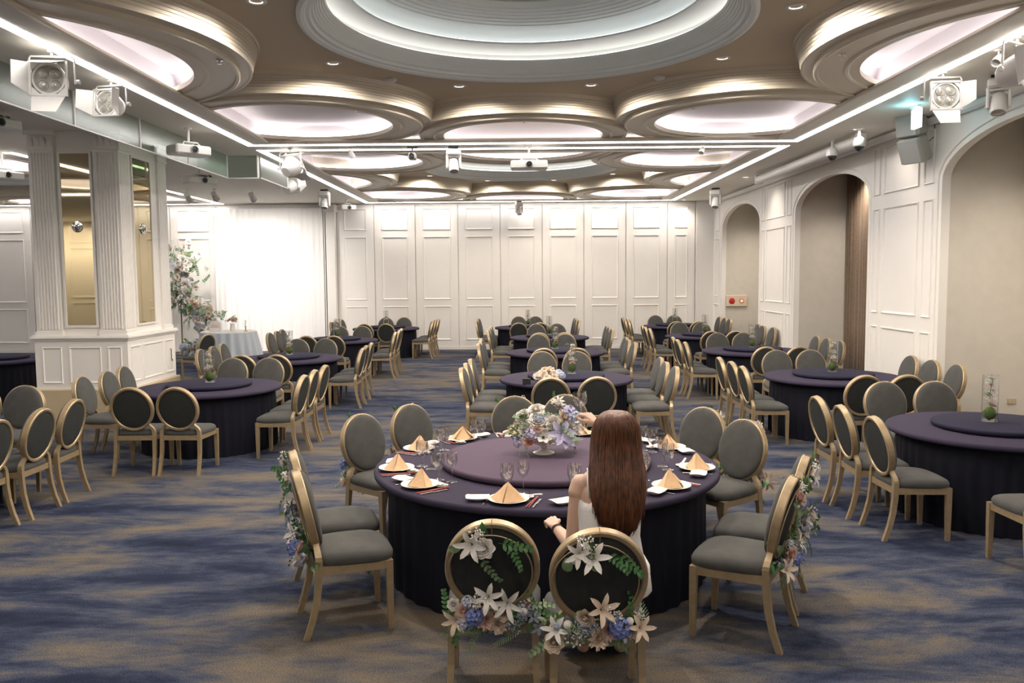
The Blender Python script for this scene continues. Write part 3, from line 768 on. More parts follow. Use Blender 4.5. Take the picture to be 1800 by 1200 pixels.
# chairs round the set table
T1CH = [((-0.12,3.71), 90, 'front-left chair beside the woman'), ((0.36,3.57), 90, "woman's chair"),
        ((-1.29,4.72), 20, 'left-front chair nearest the camera'), ((-1.46,5.27), 19, 'left-front chair, second from the camera'),
        ((-1.30,6.70), -38, 'left-back chair, nearer one'), ((-0.96,7.20), -44, 'left-back chair, farther one'),
        ((-0.02,7.66), -90, 'far chair, left one behind the centrepiece'), ((0.45,7.74), -90, 'far chair, right one behind the centrepiece'),
        ((1.60,6.92), -138, 'right-back chair, farther one'), ((1.78,6.32), -146, 'right-back chair, nearer one'),
        ((1.78,5.02), 154, 'right-front chair, second from the camera'), ((1.53,4.50), 150, 'right-front chair nearest the camera')]
T1OBJ = []
for (p, a, d) in T1CH:
    a = radians(a)
    T1OBJ.append((chair(p[0]+0.304*cos(a), p[1]+0.304*sin(a), a, 'grey oval-back chair with flowers, '+d, 'flower-decked chairs of the set table'), d))

# ================================================================== FLOWERS
def petal(b, L_, W_, a, lift, curl, base=0.004, mx=None, n=4, tip=0.12):
    # one petal running outward along angle a; lift = start elevation, curl = change of elevation
    vs = []; fs = []
    el = lift; x = base; z = 0.0
    for k in range(n+1):
        t = k/n
        w_ = W_*(sin(pi*min(1, 0.12+0.80*t)))**0.8*(1 if t < 0.99 else tip)
        px, py = cos(a), sin(a)
        cup = 0.18*w_
        for s_ in (-1, 0, 1):
            vs.append((x*px - s_*w_/2*py, x*py + s_*w_/2*px, z+(cup if s_ else 0)))
        x += L_/n*cos(el); z += L_/n*sin(el); el += curl/n
    for k in range(n):
        for s_ in (0, 1):
            fs.append((k*3+s_, k*3+s_+1, k*3+s_+4, k*3+s_+3))
    b.add(vs, fs, mx)
def lily(m, name='lily', R=0.085):
    b = MB()
    for k in range(6): petal(b, R*(1.0 if k % 2 else 0.92), 0.025, k*pi/3+0.1*(k % 2), 0.95, -1.25, n=5)
    for k in range(5): b.tube([(0,0,0.0), (0.012*cos(k*1.25), 0.012*sin(k*1.25), 0.045)], 0.0012, 4)
    return b.mesh(name, m, 180)
def rose(m, name='rose', R=0.036, layers=5, ruffle=False):
    b = MB(); rnd = random.Random(len(name)+int(R*1000))
    for l in range(layers):
        t = l/(layers-1)
        if ruffle:
            n = 5+l*2
            for k in range(n):
                petal(b, R*(0.80+0.25*t)*rnd.uniform(.85,1.1), R*0.42, 2*pi*k/n+l*0.7+rnd.random()*0.4, 1.45-1.05*t+rnd.uniform(-.12,.12), rnd.uniform(-.5,.2), base=R*0.16*t, n=3, tip=0.8)
        else:
            n = 3+l
            for k in range(n):
                petal(b, R*(0.85+0.15*t), R*(0.85+0.2*t), 2*pi*k/n+l*0.9+rnd.random()*0.3, 1.35-0.75*t, 0.45-1.15*t, base=R*(0.08+0.22*t), n=4, tip=0.55)
    if not ruffle: b.sphere((0,0,R*0.45), R*0.22, 8, 6, (1,1,1.6))
    return b.mesh(name, m, 180)
def hydrangea(m, name='hydrangea', R=0.045):
    b = MB(); rnd = random.Random(3); N_ = 34
    for i in range(N_):
        z = 1-1.25*(i+.5)/N_; r_ = sqrt(max(0, 1-z*z)); a = i*2.39996
        d = Vector((r_*cos(a), r_*sin(a), z)); M_ = Matrix.Translation(d*R*rnd.uniform(.85,1.05)+Vector((0,0,R*0.4))) @ aim(d)
        for k in range(4): petal(b, 0.013, 0.013, k*pi/2+i, 0.25, -0.2, base=0.001, mx=M_, n=2, tip=0.5)
    return b.mesh(name, m, 180)
def filler(m, name='filler_spray', R=0.045, N_=40, s_=0.0045):
    b = MB(); rnd = random.Random(11)
    for i in range(N_):
        d = Vector((rnd.gauss(0,1), rnd.gauss(0,1), abs(rnd.gauss(0,1))+0.3)).normalized()*R*rnd.uniform(.6,1.1)
        b.sphere(d, s_*rnd.uniform(.7,1.3), 5, 3)
        if i % 3 == 0: b.tube([(0,0,0), d], 0.0007, 3, False)
    return b.mesh(name, m, 180)
def leaf(m, name='leaf', L_=0.07, W_=0.035):
    b = MB(); petal(b, L_, W_, 0, 0.5, -0.7, n=5, tip=0.05); return b.mesh(name, m, 180)
def sprig(m, name='leaf_sprig', L_=0.13, n=6, w_=0.017):
    b = MB(); pts = [(L_*t, 0.0, 0.03*sin(t*2.2)) for t in [i/8 for i in range(9)]]
    b.tube(pts, 0.0012, 4)
    for i in range(n):
        t = (i+1)/n; p = (L_*t, 0, 0.03*sin(t*2.2))
        for s_ in (-1, 1):
            M_ = Matrix.Translation(p)
            petal(b, (0.030 if n < 10 else 0.026)*(1.15-0.5*t), w_, s_*(1.15-0.4*t)+0.1*sin(i*3.1), 0.35+0.2*sin(i*2.0), -0.4, base=0.001, mx=M_, n=3, tip=0.1)
    return b.mesh(name, m, 180)
def anemone():
    b = MB()
    for k in range(7): petal(b, 0.032, 0.026, 2*pi*k/7, 0.45, -0.3, base=0.004, n=3, tip=0.6)
    return b.mesh('anemone', FWHITE, 180)
def star(m, name, R=0.06, n=6):
    b = MB()
    for k in range(n): petal(b, R, R*0.52, 2*pi*k/n, 0.35, -0.35, n=4, tip=0.1)
    return b.mesh(name, m, 180)
def bud(m, name='round_bloom', R=0.02): return MB().sphere((0,0,R*0.7), R, 10, 7).mesh(name, m, 180)
FL = {'lilyW': ('lily', lily(FWHITE)), 'lilyC': ('lily', lily(FCREAM)), 'lilyP': ('lily', lily(FWHITE, R=0.10)),
      'roseW': ('rose', rose(FWHITE)), 'roseP': ('rose', rose(FPINK)), 'roseC': ('rose', rose(FCREAM, R=0.042)), 'roseO': ('rose', rose(FPEACH, R=0.02)),
      'carn': ('carnation', rose(FCREAM, 'carnation', 0.044, 6, True)), 'carnW': ('carnation', rose(FWHITE, 'carnation', 0.04, 6, True)), 'carnP': ('carnation', rose(FPINK, 'carnation', 0.044, 6, True)),
      'hydB': ('hydrangea', hydrangea(FBLUE)), 'hydP': ('hydrangea', hydrangea(FPALEB)), 'hydL': ('hydrangea', hydrangea(FLILAC)),
      'fill': ('filler_spray', filler(FWHITE)), 'fillB': ('filler_spray', filler(FPALEB)), 'fillG': ('filler_spray', filler(GREEN2)),
      'leaf': ('leaf', leaf(GREEN)), 'leafS': ('leaf', leaf(GREEN2, L_=0.06, W_=0.045)), 'sprig': ('leaf_sprig', sprig(GREEN)), 'sprigS': ('leaf_sprig', sprig(GREEN2)), 'fern': ('leaf_sprig', sprig(GREEN2, n=13, w_=0.006, L_=0.16)),
      'anem': ('anemone', anemone()), 'clem': ('clematis', star(FLILAC, 'clematis')), 'starB': ('star_flower', star(FPALEB, 'star_flower', 0.035, 5)), 'bud': ('round_bloom', bud(FWHITE)), 'budC': ('flower_eye', bud(BLACK, 'flower_eye', 0.007))}
def place(kind, parent, p, d, s_=1.0, rl=0.0):
    n_, me = FL[kind]
    o = link(n_, me, parent)
    o.matrix_local = Matrix.Translation(Vector(p)) @ aim(d) @ Matrix.Rotation(rl, 4, 'Z') @ Matrix.Scale(s_, 4)
    return o

def wreath(ch, desc, seed, rich=1.0):
    rnd = random.Random(seed)
    t = thing('flower_hoop', 'gold hoop with flowers hung behind the '+desc.split(',')[0] if False else 'flower hoop hung on the '+desc, 'flower hoop', ch.location, ch.rotation_euler[2], 'flower hoops on the chairs')
    lean = radians(12)
    def B(x, v, d): return Vector((x, -0.255-v*sin(lean)-d*cos(lean), 0.70+v*cos(lean)-d*sin(lean)))   # on the rear face of the back
    off = rnd.uniform(-0.015, 0.015)
    hp = [B(-0.02+off+0.195*cos(2*pi*i/48), -0.01+0.195*sin(2*pi*i/48), 0.036+0.006*sin(2*pi*i/48)) for i in range(49)]
    MB().tube(hp, 0.0034, 6, False).build('hoop', GOLD, t)
    MB().tube([B(0, 0.19, 0.037), B(0, 0.235, 0.032), B(0, 0.243, 0.0), B(0.004, 0.215, -0.055), B(0.012, 0.205, -0.058)], 0.0022, 5).build('hanging_wire', TWIG, t)
    back = Vector((0, -1, 0.1))
    def put(kind, x, v, d, tilt=0.5, s_=1.0, dirv=None):
        dv = dirv if dirv is not None else Vector((x*1.5+rnd.gauss(0, tilt*0.5), -1, 0.15+rnd.gauss(0, tilt*0.5)))
        place(kind, t, B(x, v, d), dv, s_*rnd.uniform(.88, 1.12), rnd.random()*6.28)
    # top cluster (left of the hook when seen from behind)
    put('leafS', -0.14, 0.13, 0.05); put('leafS', -0.05, 0.10, 0.05); put('leaf', -0.02, 0.19, 0.05)
    put(rnd.choice(['lilyW', 'carnP', 'roseC']), -0.09, 0.15, 0.06, 0.3, 1.0); put(rnd.choice(['roseW', 'lilyW']), -0.03, 0.13, 0.065, 0.3, 1.05)
    put('fill', -0.06, 0.20, 0.05); put('sprig', 0.03, 0.15, 0.05, dirv=Vector((0.1,-1,0.3))); put('sprigS', -0.05, 0.08, 0.05, dirv=Vector((-0.2,-1,-0.3))); put('sprig', 0.07, 0.14, 0.045, dirv=Vector((0.6,-1,0.2))); put('bud', -0.11, 0.11, 0.06, s_=0.7)
    # bottom garland
    kinds = ['hydB', 'hydP', 'carn', 'carnP', 'carnW', 'roseC', 'roseP', 'lilyC', 'lilyW', 'lilyP', 'fill', 'fillB', 'bud', 'starB']
    base = [('lilyC', -0.175, -0.235), ('hydB', -0.085, -0.205), ('carn', 0.01, -0.255), ('lilyP', 0.065, -0.165), ('lilyW', -0.01, -0.13), ('fill', -0.07, -0.15), ('bud', 0.13, -0.215), ('starB', 0.18, -0.25), ('fillB', 0.15, -0.19), ('carnP', -0.035, -0.23), ('roseC', 0.05, -0.22), ('hydP', -0.12, -0.25), ('fillB', 0.10, -0.27), ('starB', 0.20, -0.29), ('roseP', -0.14, -0.18)]
    for i, (k, x, v) in enumerate(base):
        kk = k if (seed % 3 == 0 or rnd.random() < 0.45) else rnd.choice(kinds)
        xx = x if seed % 2 == 0 else -x
        if rnd.random() > rich and i > 8: continue
        put(kk, xx+rnd.uniform(-.012,.012), v+0.02+rnd.uniform(-.015,.015), 0.075+rnd.uniform(-.01,.025), 0.4, 1.0)
    for i in range(14):
        put(rnd.choice(['carn','roseW','fill','fillB','starB','roseP','hydP','fill','bud','carnW']), rnd.uniform(-.19,.19), -0.20+rnd.uniform(-.055,.045), 0.062, 0.6, rnd.uniform(.5,.75))
    for i in range(22):
        x = -0.21+0.42*i/21; 
        put(rnd.choice(['leaf','leaf','sprig','leafS','fern','sprigS']), x+rnd.uniform(-.01,.01), -0.22+rnd.uniform(-.06,.05), 0.05, dirv=Vector((x*3+rnd.gauss(0,.5), -0.7, rnd.gauss(-0.1,.7))))
    for i in range(3):
        place('fern', t, B(rnd.uniform(-.1,.18), -0.28, 0.06), Vector((rnd.gauss(0,.3), -1, 0.2)), 1.0, 3.6+rnd.uniform(-.6,.6))
    return t
for i, (c, d) in enumerate(T1OBJ):
    wreath(c, d, [0, 5, 3, 8, 2, 7, 4, 9, 10, 6, 1, 12][i], 1.0)

# centrepiece on the set table
cpx, cpy = 0.19, 5.83
cp = thing('flower_centrepiece', 'footed bowl of white, lilac and peach flowers on the large turntable', 'flowers', (cpx, cpy, TH+0.049))
cp.scale = (1.38, 1.30, 1.22)
MB().lathe([(0.001,0.002), (0.055,0.0), (0.056,0.006), (0.03,0.016), (0.016,0.03), (0.018,0.042), (0.045,0.055), (0.085,0.075), (0.10,0.10), (0.094,0.10), (0.06,0.075), (0.001,0.07)], 32).build('footed_bowl', PORC, cp)
rnd = random.Random(21)
def cput(kind, x, z, d, s_=1.0, y=-0.06):
    place(kind, cp, (x, y, z), d, s_, rnd.random()*6.28)
for (k, x, z, y, s_) in (('anem', -0.005, 0.115, -0.10, 1.35), ('budC', -0.005, 0.115, -0.108, 1.1), ('clem', 0.085, 0.135, -0.10, 1.25), ('clem', 0.11, 0.095, -0.10, 0.9), ('roseO', -0.075, 0.085, -0.09, 1.2), ('roseW', -0.03, 0.20, -0.06, 1.25), ('roseW', 0.04, 0.185, -0.06, 1.2), ('roseW', -0.10, 0.215, 0.0, 1.15), ('roseW', -0.035, 0.245, 0.0, 1.2),
                        ('roseP', -0.035, 0.165, -0.09, 0.8), ('carnW', 0.07, 0.275, 0.0, 1.1), ('hydL', 0.12, 0.225, 0.0, 1.0), ('hydP', 0.15, 0.20, -0.02, 0.9), ('carnW', 0.13, 0.165, -0.05, 0.9), ('roseC', 0.10, 0.215, -0.04, 0.9), ('hydL', -0.06, 0.125, -0.08, 0.8), ('hydB', -0.05, 0.19, -0.04, 0.35), ('roseW', 0.155, 0.14, -0.05, 0.9), ('hydB', -0.14, 0.10, -0.04, 0.45), ('hydL', -0.13, 0.065, -0.05, 0.5), ('fill', -0.11, 0.10, -0.06, 1.0), ('carnW', -0.10, 0.14, -0.06, 0.8), ('fillG', -0.13, 0.13, -0.04, 1.2), ('lilyW', 0.08, 0.30, 0.02, 0.5)):
    cput(k, x, z, (x*2.0+rnd.gauss(0,.2), -0.8 if y < -0.03 else -0.35, 0.5+rnd.gauss(0,.15)), s_, y)
for i in range(58):
    a = rnd.uniform(0, 2*pi); e_ = rnd.uniform(-0.25, 1.2)
    d = Vector((cos(a)*cos(e_), sin(a)*cos(e_), sin(e_)))
    place(rnd.choice(['sprig', 'sprigS', 'sprigS', 'fern', 'leafS', 'fillG', 'fillG', 'fill', 'fill', 'carnW', 'starB', 'hydP']), cp, Vector((0,0,0.12))+Vector((d.x*0.12, d.y*0.09, d.z*0.09)), (d.x, d.y, d.z+0.25), rnd.uniform(.7,1.0), rnd.random()*6.28)
for i in range(5):
    place('fern', cp, (0.13+0.015*i, -0.05+0.02*i, 0.045), (0.1, 0, 1), 0.9, -0.5+0.25*i)

# ================================================================== PLACE SETTINGS
def plate_mesh(R): return MB().lathe([(0.001,0.004), (R*0.55,0.004), (R*0.62,0.007), (R,0.020), (R+0.002,0.022), (R,0.024), (R*0.62,0.012), (R*0.55,0.008), (0.001,0.008)], 40).mesh('dinner_plate', PORC)
PLATE = plate_mesh(0.120)
def napkin_mesh():
    b = MB()
    A = (0, 0.015, 0.105); F0 = (0, -0.072, 0.006); L0 = (-0.105, -0.005, 0.004); R0 = (0.105, -0.005, 0.004); BK = (0, 0.085, 0.004)
    def tri(p, q, r_, bow=0.012, n=5):
        p, q, r_ = Vector(p), Vector(q), Vector(r_); nrm = (q-p).cross(r_-p).normalized(); vs = []; idx = {}; fs = []
        for i in range(n+1):
            for j in range(n+1-i):
                u, v = i/n, j/n; w_ = 1-u-v
                idx[(i,j)] = len(vs); vs.append(p*w_+q*u+r_*v+nrm*bow*27*u*v*w_/3+nrm*0.004*sin(9*u+7*v)*4*u*(1-u))
        for i in range(n):
            for j in range(n-i):
                fs.append((idx[(i,j)], idx[(i+1,j)], idx[(i,j+1)]))
                if i+j < n-1: fs.append((idx[(i+1,j)], idx[(i+1,j+1)], idx[(i,j+1)]))
        b.add(vs, fs)
    tri(A, L0, F0); tri(A, F0, R0); tri(A, R0, BK); tri(A, BK, L0)
    # folded outer flaps lying over the two front faces
    A2 = (0, 0.010, 0.108)
    tri(A2, (-0.112, -0.012, 0.004), (-0.006, -0.085, 0.005), 0.010); tri(A2, (0.006, -0.085, 0.005), (0.112, -0.012, 0.004), 0.010)
    tri((0, 0.02, 0.10), (-0.09, 0.05, 0.004), (-0.112, -0.012, 0.006), 0.006); tri((0, 0.02, 0.10), (0.112, -0.012, 0.006), (0.09, 0.05, 0.004), 0.006)
    return b.mesh('folded_napkin', NAPK, 22)
NAPKIN = napkin_mesh()
def side_dish_mesh():
    n = 40; rings = []
    for (r_, z, q) in ((0.030, 0.0, 0), (0.045, 0.008, 0.3), (0.062, 0.020, 1), (0.064, 0.022, 1), (0.058, 0.018, 1), (0.040, 0.009, 0.3), (0.005, 0.008, 0)):
        rg = []
        for i in range(n):
            a = 2*pi*i/n
            k = 1/(max(abs(cos(a)), abs(sin(a))))**0.75
            rr_ = r_*(1+(k-1)*q)
            rg.append((rr_*cos(a)*1.12, rr_*sin(a)*0.85, z+0.006*q*abs(cos(2*a+pi/2))**2*0+0.008*q*(cos(a)**4)))
        rings.append(rg)
    return MB().loft(rings).mesh('side_dish', PORC, 60)
DISH = side_dish_mesh()
def spoon_mesh():
    b = MB()
    # low rest dish with a porcelain spoon lying on it
    n = 24; rings = []
    for k, (x, w_, z) in enumerate(((-0.03,0.006,0.008),(-0.025,0.018,0.006),(-0.01,0.024,0.004),(0.012,0.022,0.004),(0.028,0.012,0.007),(0.04,0.008,0.012),(0.08,0.008,0.020),(0.10,0.010,0.022),(0.105,0.004,0.022))):
        rings.append([(x, w_*cos(2*pi*i/n), z+0.012*(1-abs(sin(2*pi*i/n)))*0+(0.006 if sin(2*pi*i/n) > 0 else -0.002)*abs(sin(2*pi*i/n))+0.010) for i in range(n)])
    b.loft(rings)
    return b.mesh('soup_spoon', PORC, 60)
SPOON = spoon_mesh()
REST = MB().lathe([(0.001,0.0), (0.03,0.0), (0.042,0.008), (0.043,0.010), (0.03,0.005), (0.001,0.004)], 24).mesh('spoon_rest', PORC)
STICK = MB().tube([(0,-0.11,0.006), (0,0.0,0.006), (0,0.12,0.006)], [0.0032, 0.0042, 0.0045], 6).mesh('chopstick', RED)
def fork_mesh():
    b = MB(); b.cbox(0, -0.045, 0.004, 0.008, 0.11, 0.003, 0.001); b.cbox(0, 0.02, 0.005, 0.012, 0.03, 0.003, 0.001); b.cbox(0, 0.042, 0.005, 0.024, 0.022, 0.003, 0.001)
    for x in (-0.0095, -0.003, 0.0035, 0.0095): b.cbox(x, 0.072, 0.006, 0.0032, 0.045, 0.0025, 0.0008)
    return b.mesh('fork', STEEL, 30)
FORK = fork_mesh()
KNIFE = MB().cbox(0, -0.05, 0.004, 0.010, 0.09, 0.005, 0.001).cbox(0.001, 0.045, 0.0035, 0.015, 0.10, 0.002, 0.0008).mesh('knife', STEEL, 30)
GOBLET = MB().lathe([(0.0010,0.0024), (0.0360,0.0000), (0.0396,0.0036), (0.0144,0.0096), (0.0060,0.0168), (0.0054,0.0576), (0.0096,0.0672), (0.0288,0.0816), (0.0408,0.1104), (0.0432,0.1416), (0.0396,0.1800), (0.0382,0.1806), (0.0414,0.1416), (0.0390,0.1104), (0.0264,0.0840), (0.0010,0.0744)], 28).mesh('water_goblet', GLASS)
WINE = MB().lathe([(0.0010,0.0024), (0.0360,0.0000), (0.0384,0.0036), (0.0120,0.0084), (0.0048,0.0144), (0.0042,0.0900), (0.0072,0.0984), (0.0264,0.1128), (0.0360,0.1380), (0.0366,0.1620), (0.0324,0.1920), (0.0310,0.1926), (0.0348,0.1620), (0.0342,0.1380), (0.0252,0.1164), (0.0010,0.1056)], 28).mesh('wine_glass', GLASS)
PL = ["the empty front place left of the woman", "the woman's own place", "the left place nearest the camera", "the left place second from the camera", "the left place third from the camera", "the left place farthest back",
      "the far place behind the centrepiece, left", "the far place behind the centrepiece, right", "the right place farthest back", "the right place third from the camera", "the right place second from the camera", "the right place nearest the camera"]
PANG = [-104, -77, -141, -169, 155, 128, 101, 73, 49, 24, -14, -44]
ZC = TH+0.001
for (ang, pl) in zip(PANG, PL):
    a = radians(ang); rr_ = 1.045
    def W(lx, ly):      # local: ly towards the centre, lx to the sitter's right
        inw = Vector((-cos(a), -sin(a))); rt = Vector((inw.y, -inw.x))
        p = Vector(T1C)+Vector((cos(a), sin(a)))*rr_ + rt*lx + inw*ly
        return p
    rz0 = a+pi/2+pi-pi   # local +Y points inward
    rz0 = math.atan2(-sin(a), -cos(a))-pi/2
    def item(name, me, lx, ly, z, dr, label, cat, group):
        p = W(lx, ly); o = link(name, me); o.location = (p.x, p.y, z); o.rotation_euler = (0, 0, rz0+dr)
        return tag(o, label, cat, group)
    j = lambda k: rj.uniform(-k, k)
    item('dinner_plate', PLATE, 0, 0, ZC, 0, 'round white dinner plate at '+pl, 'plate', 'dinner plates')
    item('folded_napkin', NAPKIN, j(.006), j(.006), ZC+0.009, j(0.35), 'peach napkin folded to a point at '+pl, 'napkin', 'folded napkins')
    item('side_dish', DISH, -0.185, -0.01+j(.01), ZC, j(0.3), 'small white side dish at '+pl, 'dish', 'side dishes')
    item('fork', FORK, -0.128, -0.005, ZC, 0.05+j(.05), 'steel fork at '+pl, 'fork', 'forks')
    item('spoon_rest', REST, 0.085, 0.105, ZC, 0, 'small white spoon rest at '+pl, 'dish', 'spoon rests')
    item('soup_spoon', SPOON, 0.085, 0.105, ZC, radians(-10)+j(.2), 'white porcelain soup spoon at '+pl, 'spoon', 'soup spoons')
    for q in (0, 1):
        item('chopstick', STICK, 0.135+0.012*q, -0.005+0.004*q, ZC, -0.06+0.05*q, ('inner' if q == 0 else 'outer')+' red chopstick at '+pl, 'chopstick', 'red chopsticks')
    item('knife', KNIFE, 0.170, -0.01, ZC, -0.02, 'steel knife at '+pl, 'knife', 'knives')
    item('water_goblet', GOBLET, -0.05+j(.012), 0.185+j(.01), ZC, 0, 'stemmed water goblet at '+pl, 'glass', 'water goblets')
    if pl != "the woman's own place":
        item('wine_glass', WINE, 0.04+j(.01), 0.225+j(.01), ZC, 0, 'small stemmed wine glass at '+pl, 'glass', 'wine glasses')

# tall glass vases on the other tables
VGLASS = thin_glass('vase_glass', (0.985, 0.99, 0.99), 1.5, 0.06)
vs_glass = MB().lathe([(0.001,0.0), (0.05,0.0), (0.052,0.004), (0.052,0.30), (0.049,0.30), (0.049,0.012), (0.001,0.010)], 32).mesh('glass_cylinder', VGLASS, 40)
def moss_mesh():
    b = MB().sphere((0,0,0.052), 0.042, 16, 12, (1,1,0.95)); rnd = random.Random(2)
    b.v = [tuple(Vector(v)+Vector((rnd.uniform(-1,1), rnd.uniform(-1,1), rnd.uniform(-1,1)))*0.004) for v in b.v]
    return b.mesh('moss_ball', MOSS, 180)
MOSSM = moss_mesh()
WATER = MB().disc(0.0485, 0.205, 32).mesh('water_surface', VGLASS, 0)
TW = MB().tube([(0.0,0,0.08),(0.01,0.005,0.14),(-0.008,0.0,0.20),(0.012,-0.01,0.26),(0.02,0.0,0.30)], 0.0025, 5).mesh('twig', TWIG)
for k, (x, y, o_, r_) in TABLES.items():
    if k in ('N1', 'F1'): continue
    dx = 0.18 if k == 'C2' else (-0.12 if k == 'R1' else 0.0)
    t = thing('glass_vase', 'tall glass cylinder vase with moss and flowers on the '+WHERE[k], 'vase', (x+dx*0.4, y+0.02, TH+0.05), random.random()*6, 'tall glass vases')
    t.scale = (1.22, 1.22, 1.33)
    link('glass_cylinder', vs_glass, t); link('moss_ball', MOSSM, t); link('water_surface', WATER, t); link('twig', TW, t)
    place('roseP', t, (0.012, -0.012, 0.095), (0.2,-0.3,1), 0.75); place('fill', t, (0, 0, 0.13), (0,0,1), 0.9); place('fill', t, (0.005, 0, 0.18), (0,0,1), 0.8); place('sprigS', t, (0, 0, 0.09), (0,-1,0.1), 0.85, -pi/2)
    place('roseW', t, (0.012, 0, 0.27), (0.1,-0.2,1), 0.6); place('roseP', t, (0.0, 0, 0.23), (0.1,-0.2,1), 0.4)
    for q in range(5): place(('fill','fillG','roseW','fill','sprigS')[q], t, (0.018*cos(q*2.4), 0.018*sin(q*2.4), 0.12+0.04*q), (0.2*cos(q), 0.2*sin(q), 1), (0.8,0.7,0.45,0.7,0.4)[q], q)
# low arrangement and small card on the table behind
lo = thing('flower_basket', 'low white flower arrangement on the nearest table of the middle row', 'flowers', (0.38, 9.98, TH+0.001))
MB().lathe([(0.001,0.0),(0.10,0.0),(0.13,0.06),(0.125,0.06),(0.09,0.01),(0.001,0.01)], 24).build('tray', PORC, lo)
for i in range(16):
    a = i*2.4; q = 0.03+0.012*i
    place(rnd.choice(['roseW','carnW','roseC','carn','hydP']), lo, (min(q,0.15)*cos(a), min(q,0.15)*sin(a), 0.09+0.10*(1-min(q,.15)/0.15)), (cos(a)*q*4, sin(a)*q*4-0.4, 0.9), 1.15, i)
for i in range(8): place('leafS', lo, (0.12*cos(i), 0.12*sin(i), 0.05), (cos(i), sin(i), 0.3), 1.0, i)
cd = MB().cbox(0, 0, 0.035, 0.10, 0.03, 0.07, 0.003).build('small_box', BLACK, loc=(0.12, 9.98, TH+0.001)); tag(cd, 'small dark box beside the low white flower arrangement', 'box')

# ================================================================== PERSON
per = thing('person', 'seated woman with long auburn hair in a white sleeveless dress raising a glass', 'person', (0.44, 3.97, 0))
PO = Vector((0.44, 3.97, 0))
def hand(b, wrist, fwd, nrm, curl, thumb_side, s_=1.0, thumb=(0.5, 0.5)):
    # fwd: towards the fingers; nrm: out of the back of the hand; fingers curl towards -nrm
    wrist = Vector(wrist); f = Vector(fwd).normalized(); n = (Vector(nrm)-f*Vector(nrm).dot(f)).normalized(); side = f.cross(n)*thumb_side
    pl_ = 0.082*s_
    lens = [0.070, 0.078, 0.073, 0.058]
    for i in range(4):
        o = (1.5-i)*0.0185*s_
        k0 = wrist+f*0.012+side*o*0.55; k1 = wrist+f*(pl_-0.006*abs(i-1.2))+side*o+n*0.003*(1-abs(i-1.5)/1.5)
        b.capsule(k0, k1, 0.0135*s_, 0.0105*s_, 10)
        d = f.copy(); p = k1; ang = 0
        c_ = curl[i] if isinstance(curl, (list, tuple)) else curl
        for sgm, fr in enumerate((0.46, 0.30, 0.24)):
            ang += c_*(0.9, 1.1, 0.7)[sgm]
            d = f*cos(ang) - n*sin(ang)
            q = p+d*lens[i]*s_*fr
            b.capsule(p, q, (0.0092, 0.0083, 0.0075)[sgm]*s_, (0.0083, 0.0075, 0.0065)[sgm]*s_, 10); p = q
    # thumb leaves the side of the palm near its base
    t0 = wrist+f*0.020+side*0.020*s_; t1 = wrist+f*0.046*s_+side*0.040*s_-n*0.014*thumb[0]; t2 = t1+(f*0.85+side*0.10-n*0.6*thumb[1])*0.032*s_; t3 = t2+(f*0.9-side*0.25-n*0.5*thumb[1])*0.026*s_
    b.capsule(t0, t1, 0.0135*s_, 0.0115*s_, 10); b.capsule(t1, t2, 0.0110*s_, 0.0092*s_, 10); b.capsule(t2, t3, 0.0092*s_, 0.0072*s_, 10)
bd = MB()
def C(a, b_, ra, rb): bd.capsule(Vector(a)-PO, Vector(b_)-PO, ra, rb, 16)
# torso
C((0.40,3.99,0.595), (0.50,3.99,0.595), 0.115, 0.115)
C((0.45,4.00,0.66), (0.455,4.02,0.80), 0.105, 0.095)
for dx in (-0.05, 0.05): C((0.455+dx,4.02,0.80), (0.46+dx*1.3,4.055,0.96), 0.085, 0.082)
C((0.46,4.05,0.93), (0.46,4.06,1.02), 0.10, 0.075)
C((0.37,4.06,1.025), (0.555,4.09,1.03), 0.052, 0.052)
C((0.40,4.06,1.05), (0.475,4.075,1.09), 0.035, 0.040); C((0.53,4.085,1.05), (0.485,4.075,1.09), 0.035, 0.040)
C((0.475,4.075,1.05), (0.492,4.105,1.19), 0.046, 0.044)
# head and face
C((0.495,4.115,1.272), (0.495,4.14,1.275), 0.085, 0.083)
C((0.495,4.165,1.235), (0.495,4.17,1.195), 0.062, 0.046)
C((0.495,4.228,1.245), (0.495,4.240,1.222), 0.009, 0.012)
for s_ in (-1, 1):
    C((0.495+s_*0.082,4.125,1.255), (0.495+s_*0.084,4.12,1.225), 0.013, 0.010)
    C((0.495+s_*0.03,4.205,1.225), (0.495+s_*0.035,4.195,1.21), 0.02, 0.018)
# left arm: rests beside the table edge
C((0.318,4.075,1.005), (0.300,4.065,0.97), 0.052, 0.047)
C((0.306,4.068,0.98), (0.272,4.055,0.70), 0.046, 0.036)
C((0.272,4.055,0.70), (0.245,4.145,0.705), 0.037, 0.037); C((0.245,4.145,0.705), (0.197,4.275,0.725), 0.037, 0.023)
hand(bd, Vector((0.195,4.285,0.728))-PO, (-0.28,0.92,0.18), (-0.25,-0.25,0.93), 0.72, 1, 1.0, (0.6,0.7))
# right arm: raised, glass in hand
C((0.600,4.10,1.015), (0.615,4.13,0.99), 0.050, 0.046)
C((0.612,4.125,0.99), (0.600,4.40,1.06), 0.045, 0.036)
C((0.600,4.40,1.06), (0.545,4.475,1.125), 0.036, 0.035); C((0.545,4.475,1.125), (0.452,4.585,1.215), 0.035, 0.022)
hand(bd, Vector((0.448,4.592,1.220))-PO, (-0.66,0.46,0.58), (0.35,-0.40,0.75), [0.62,0.72,0.82,0.9], -1, 1.0, (0.9,0.7))
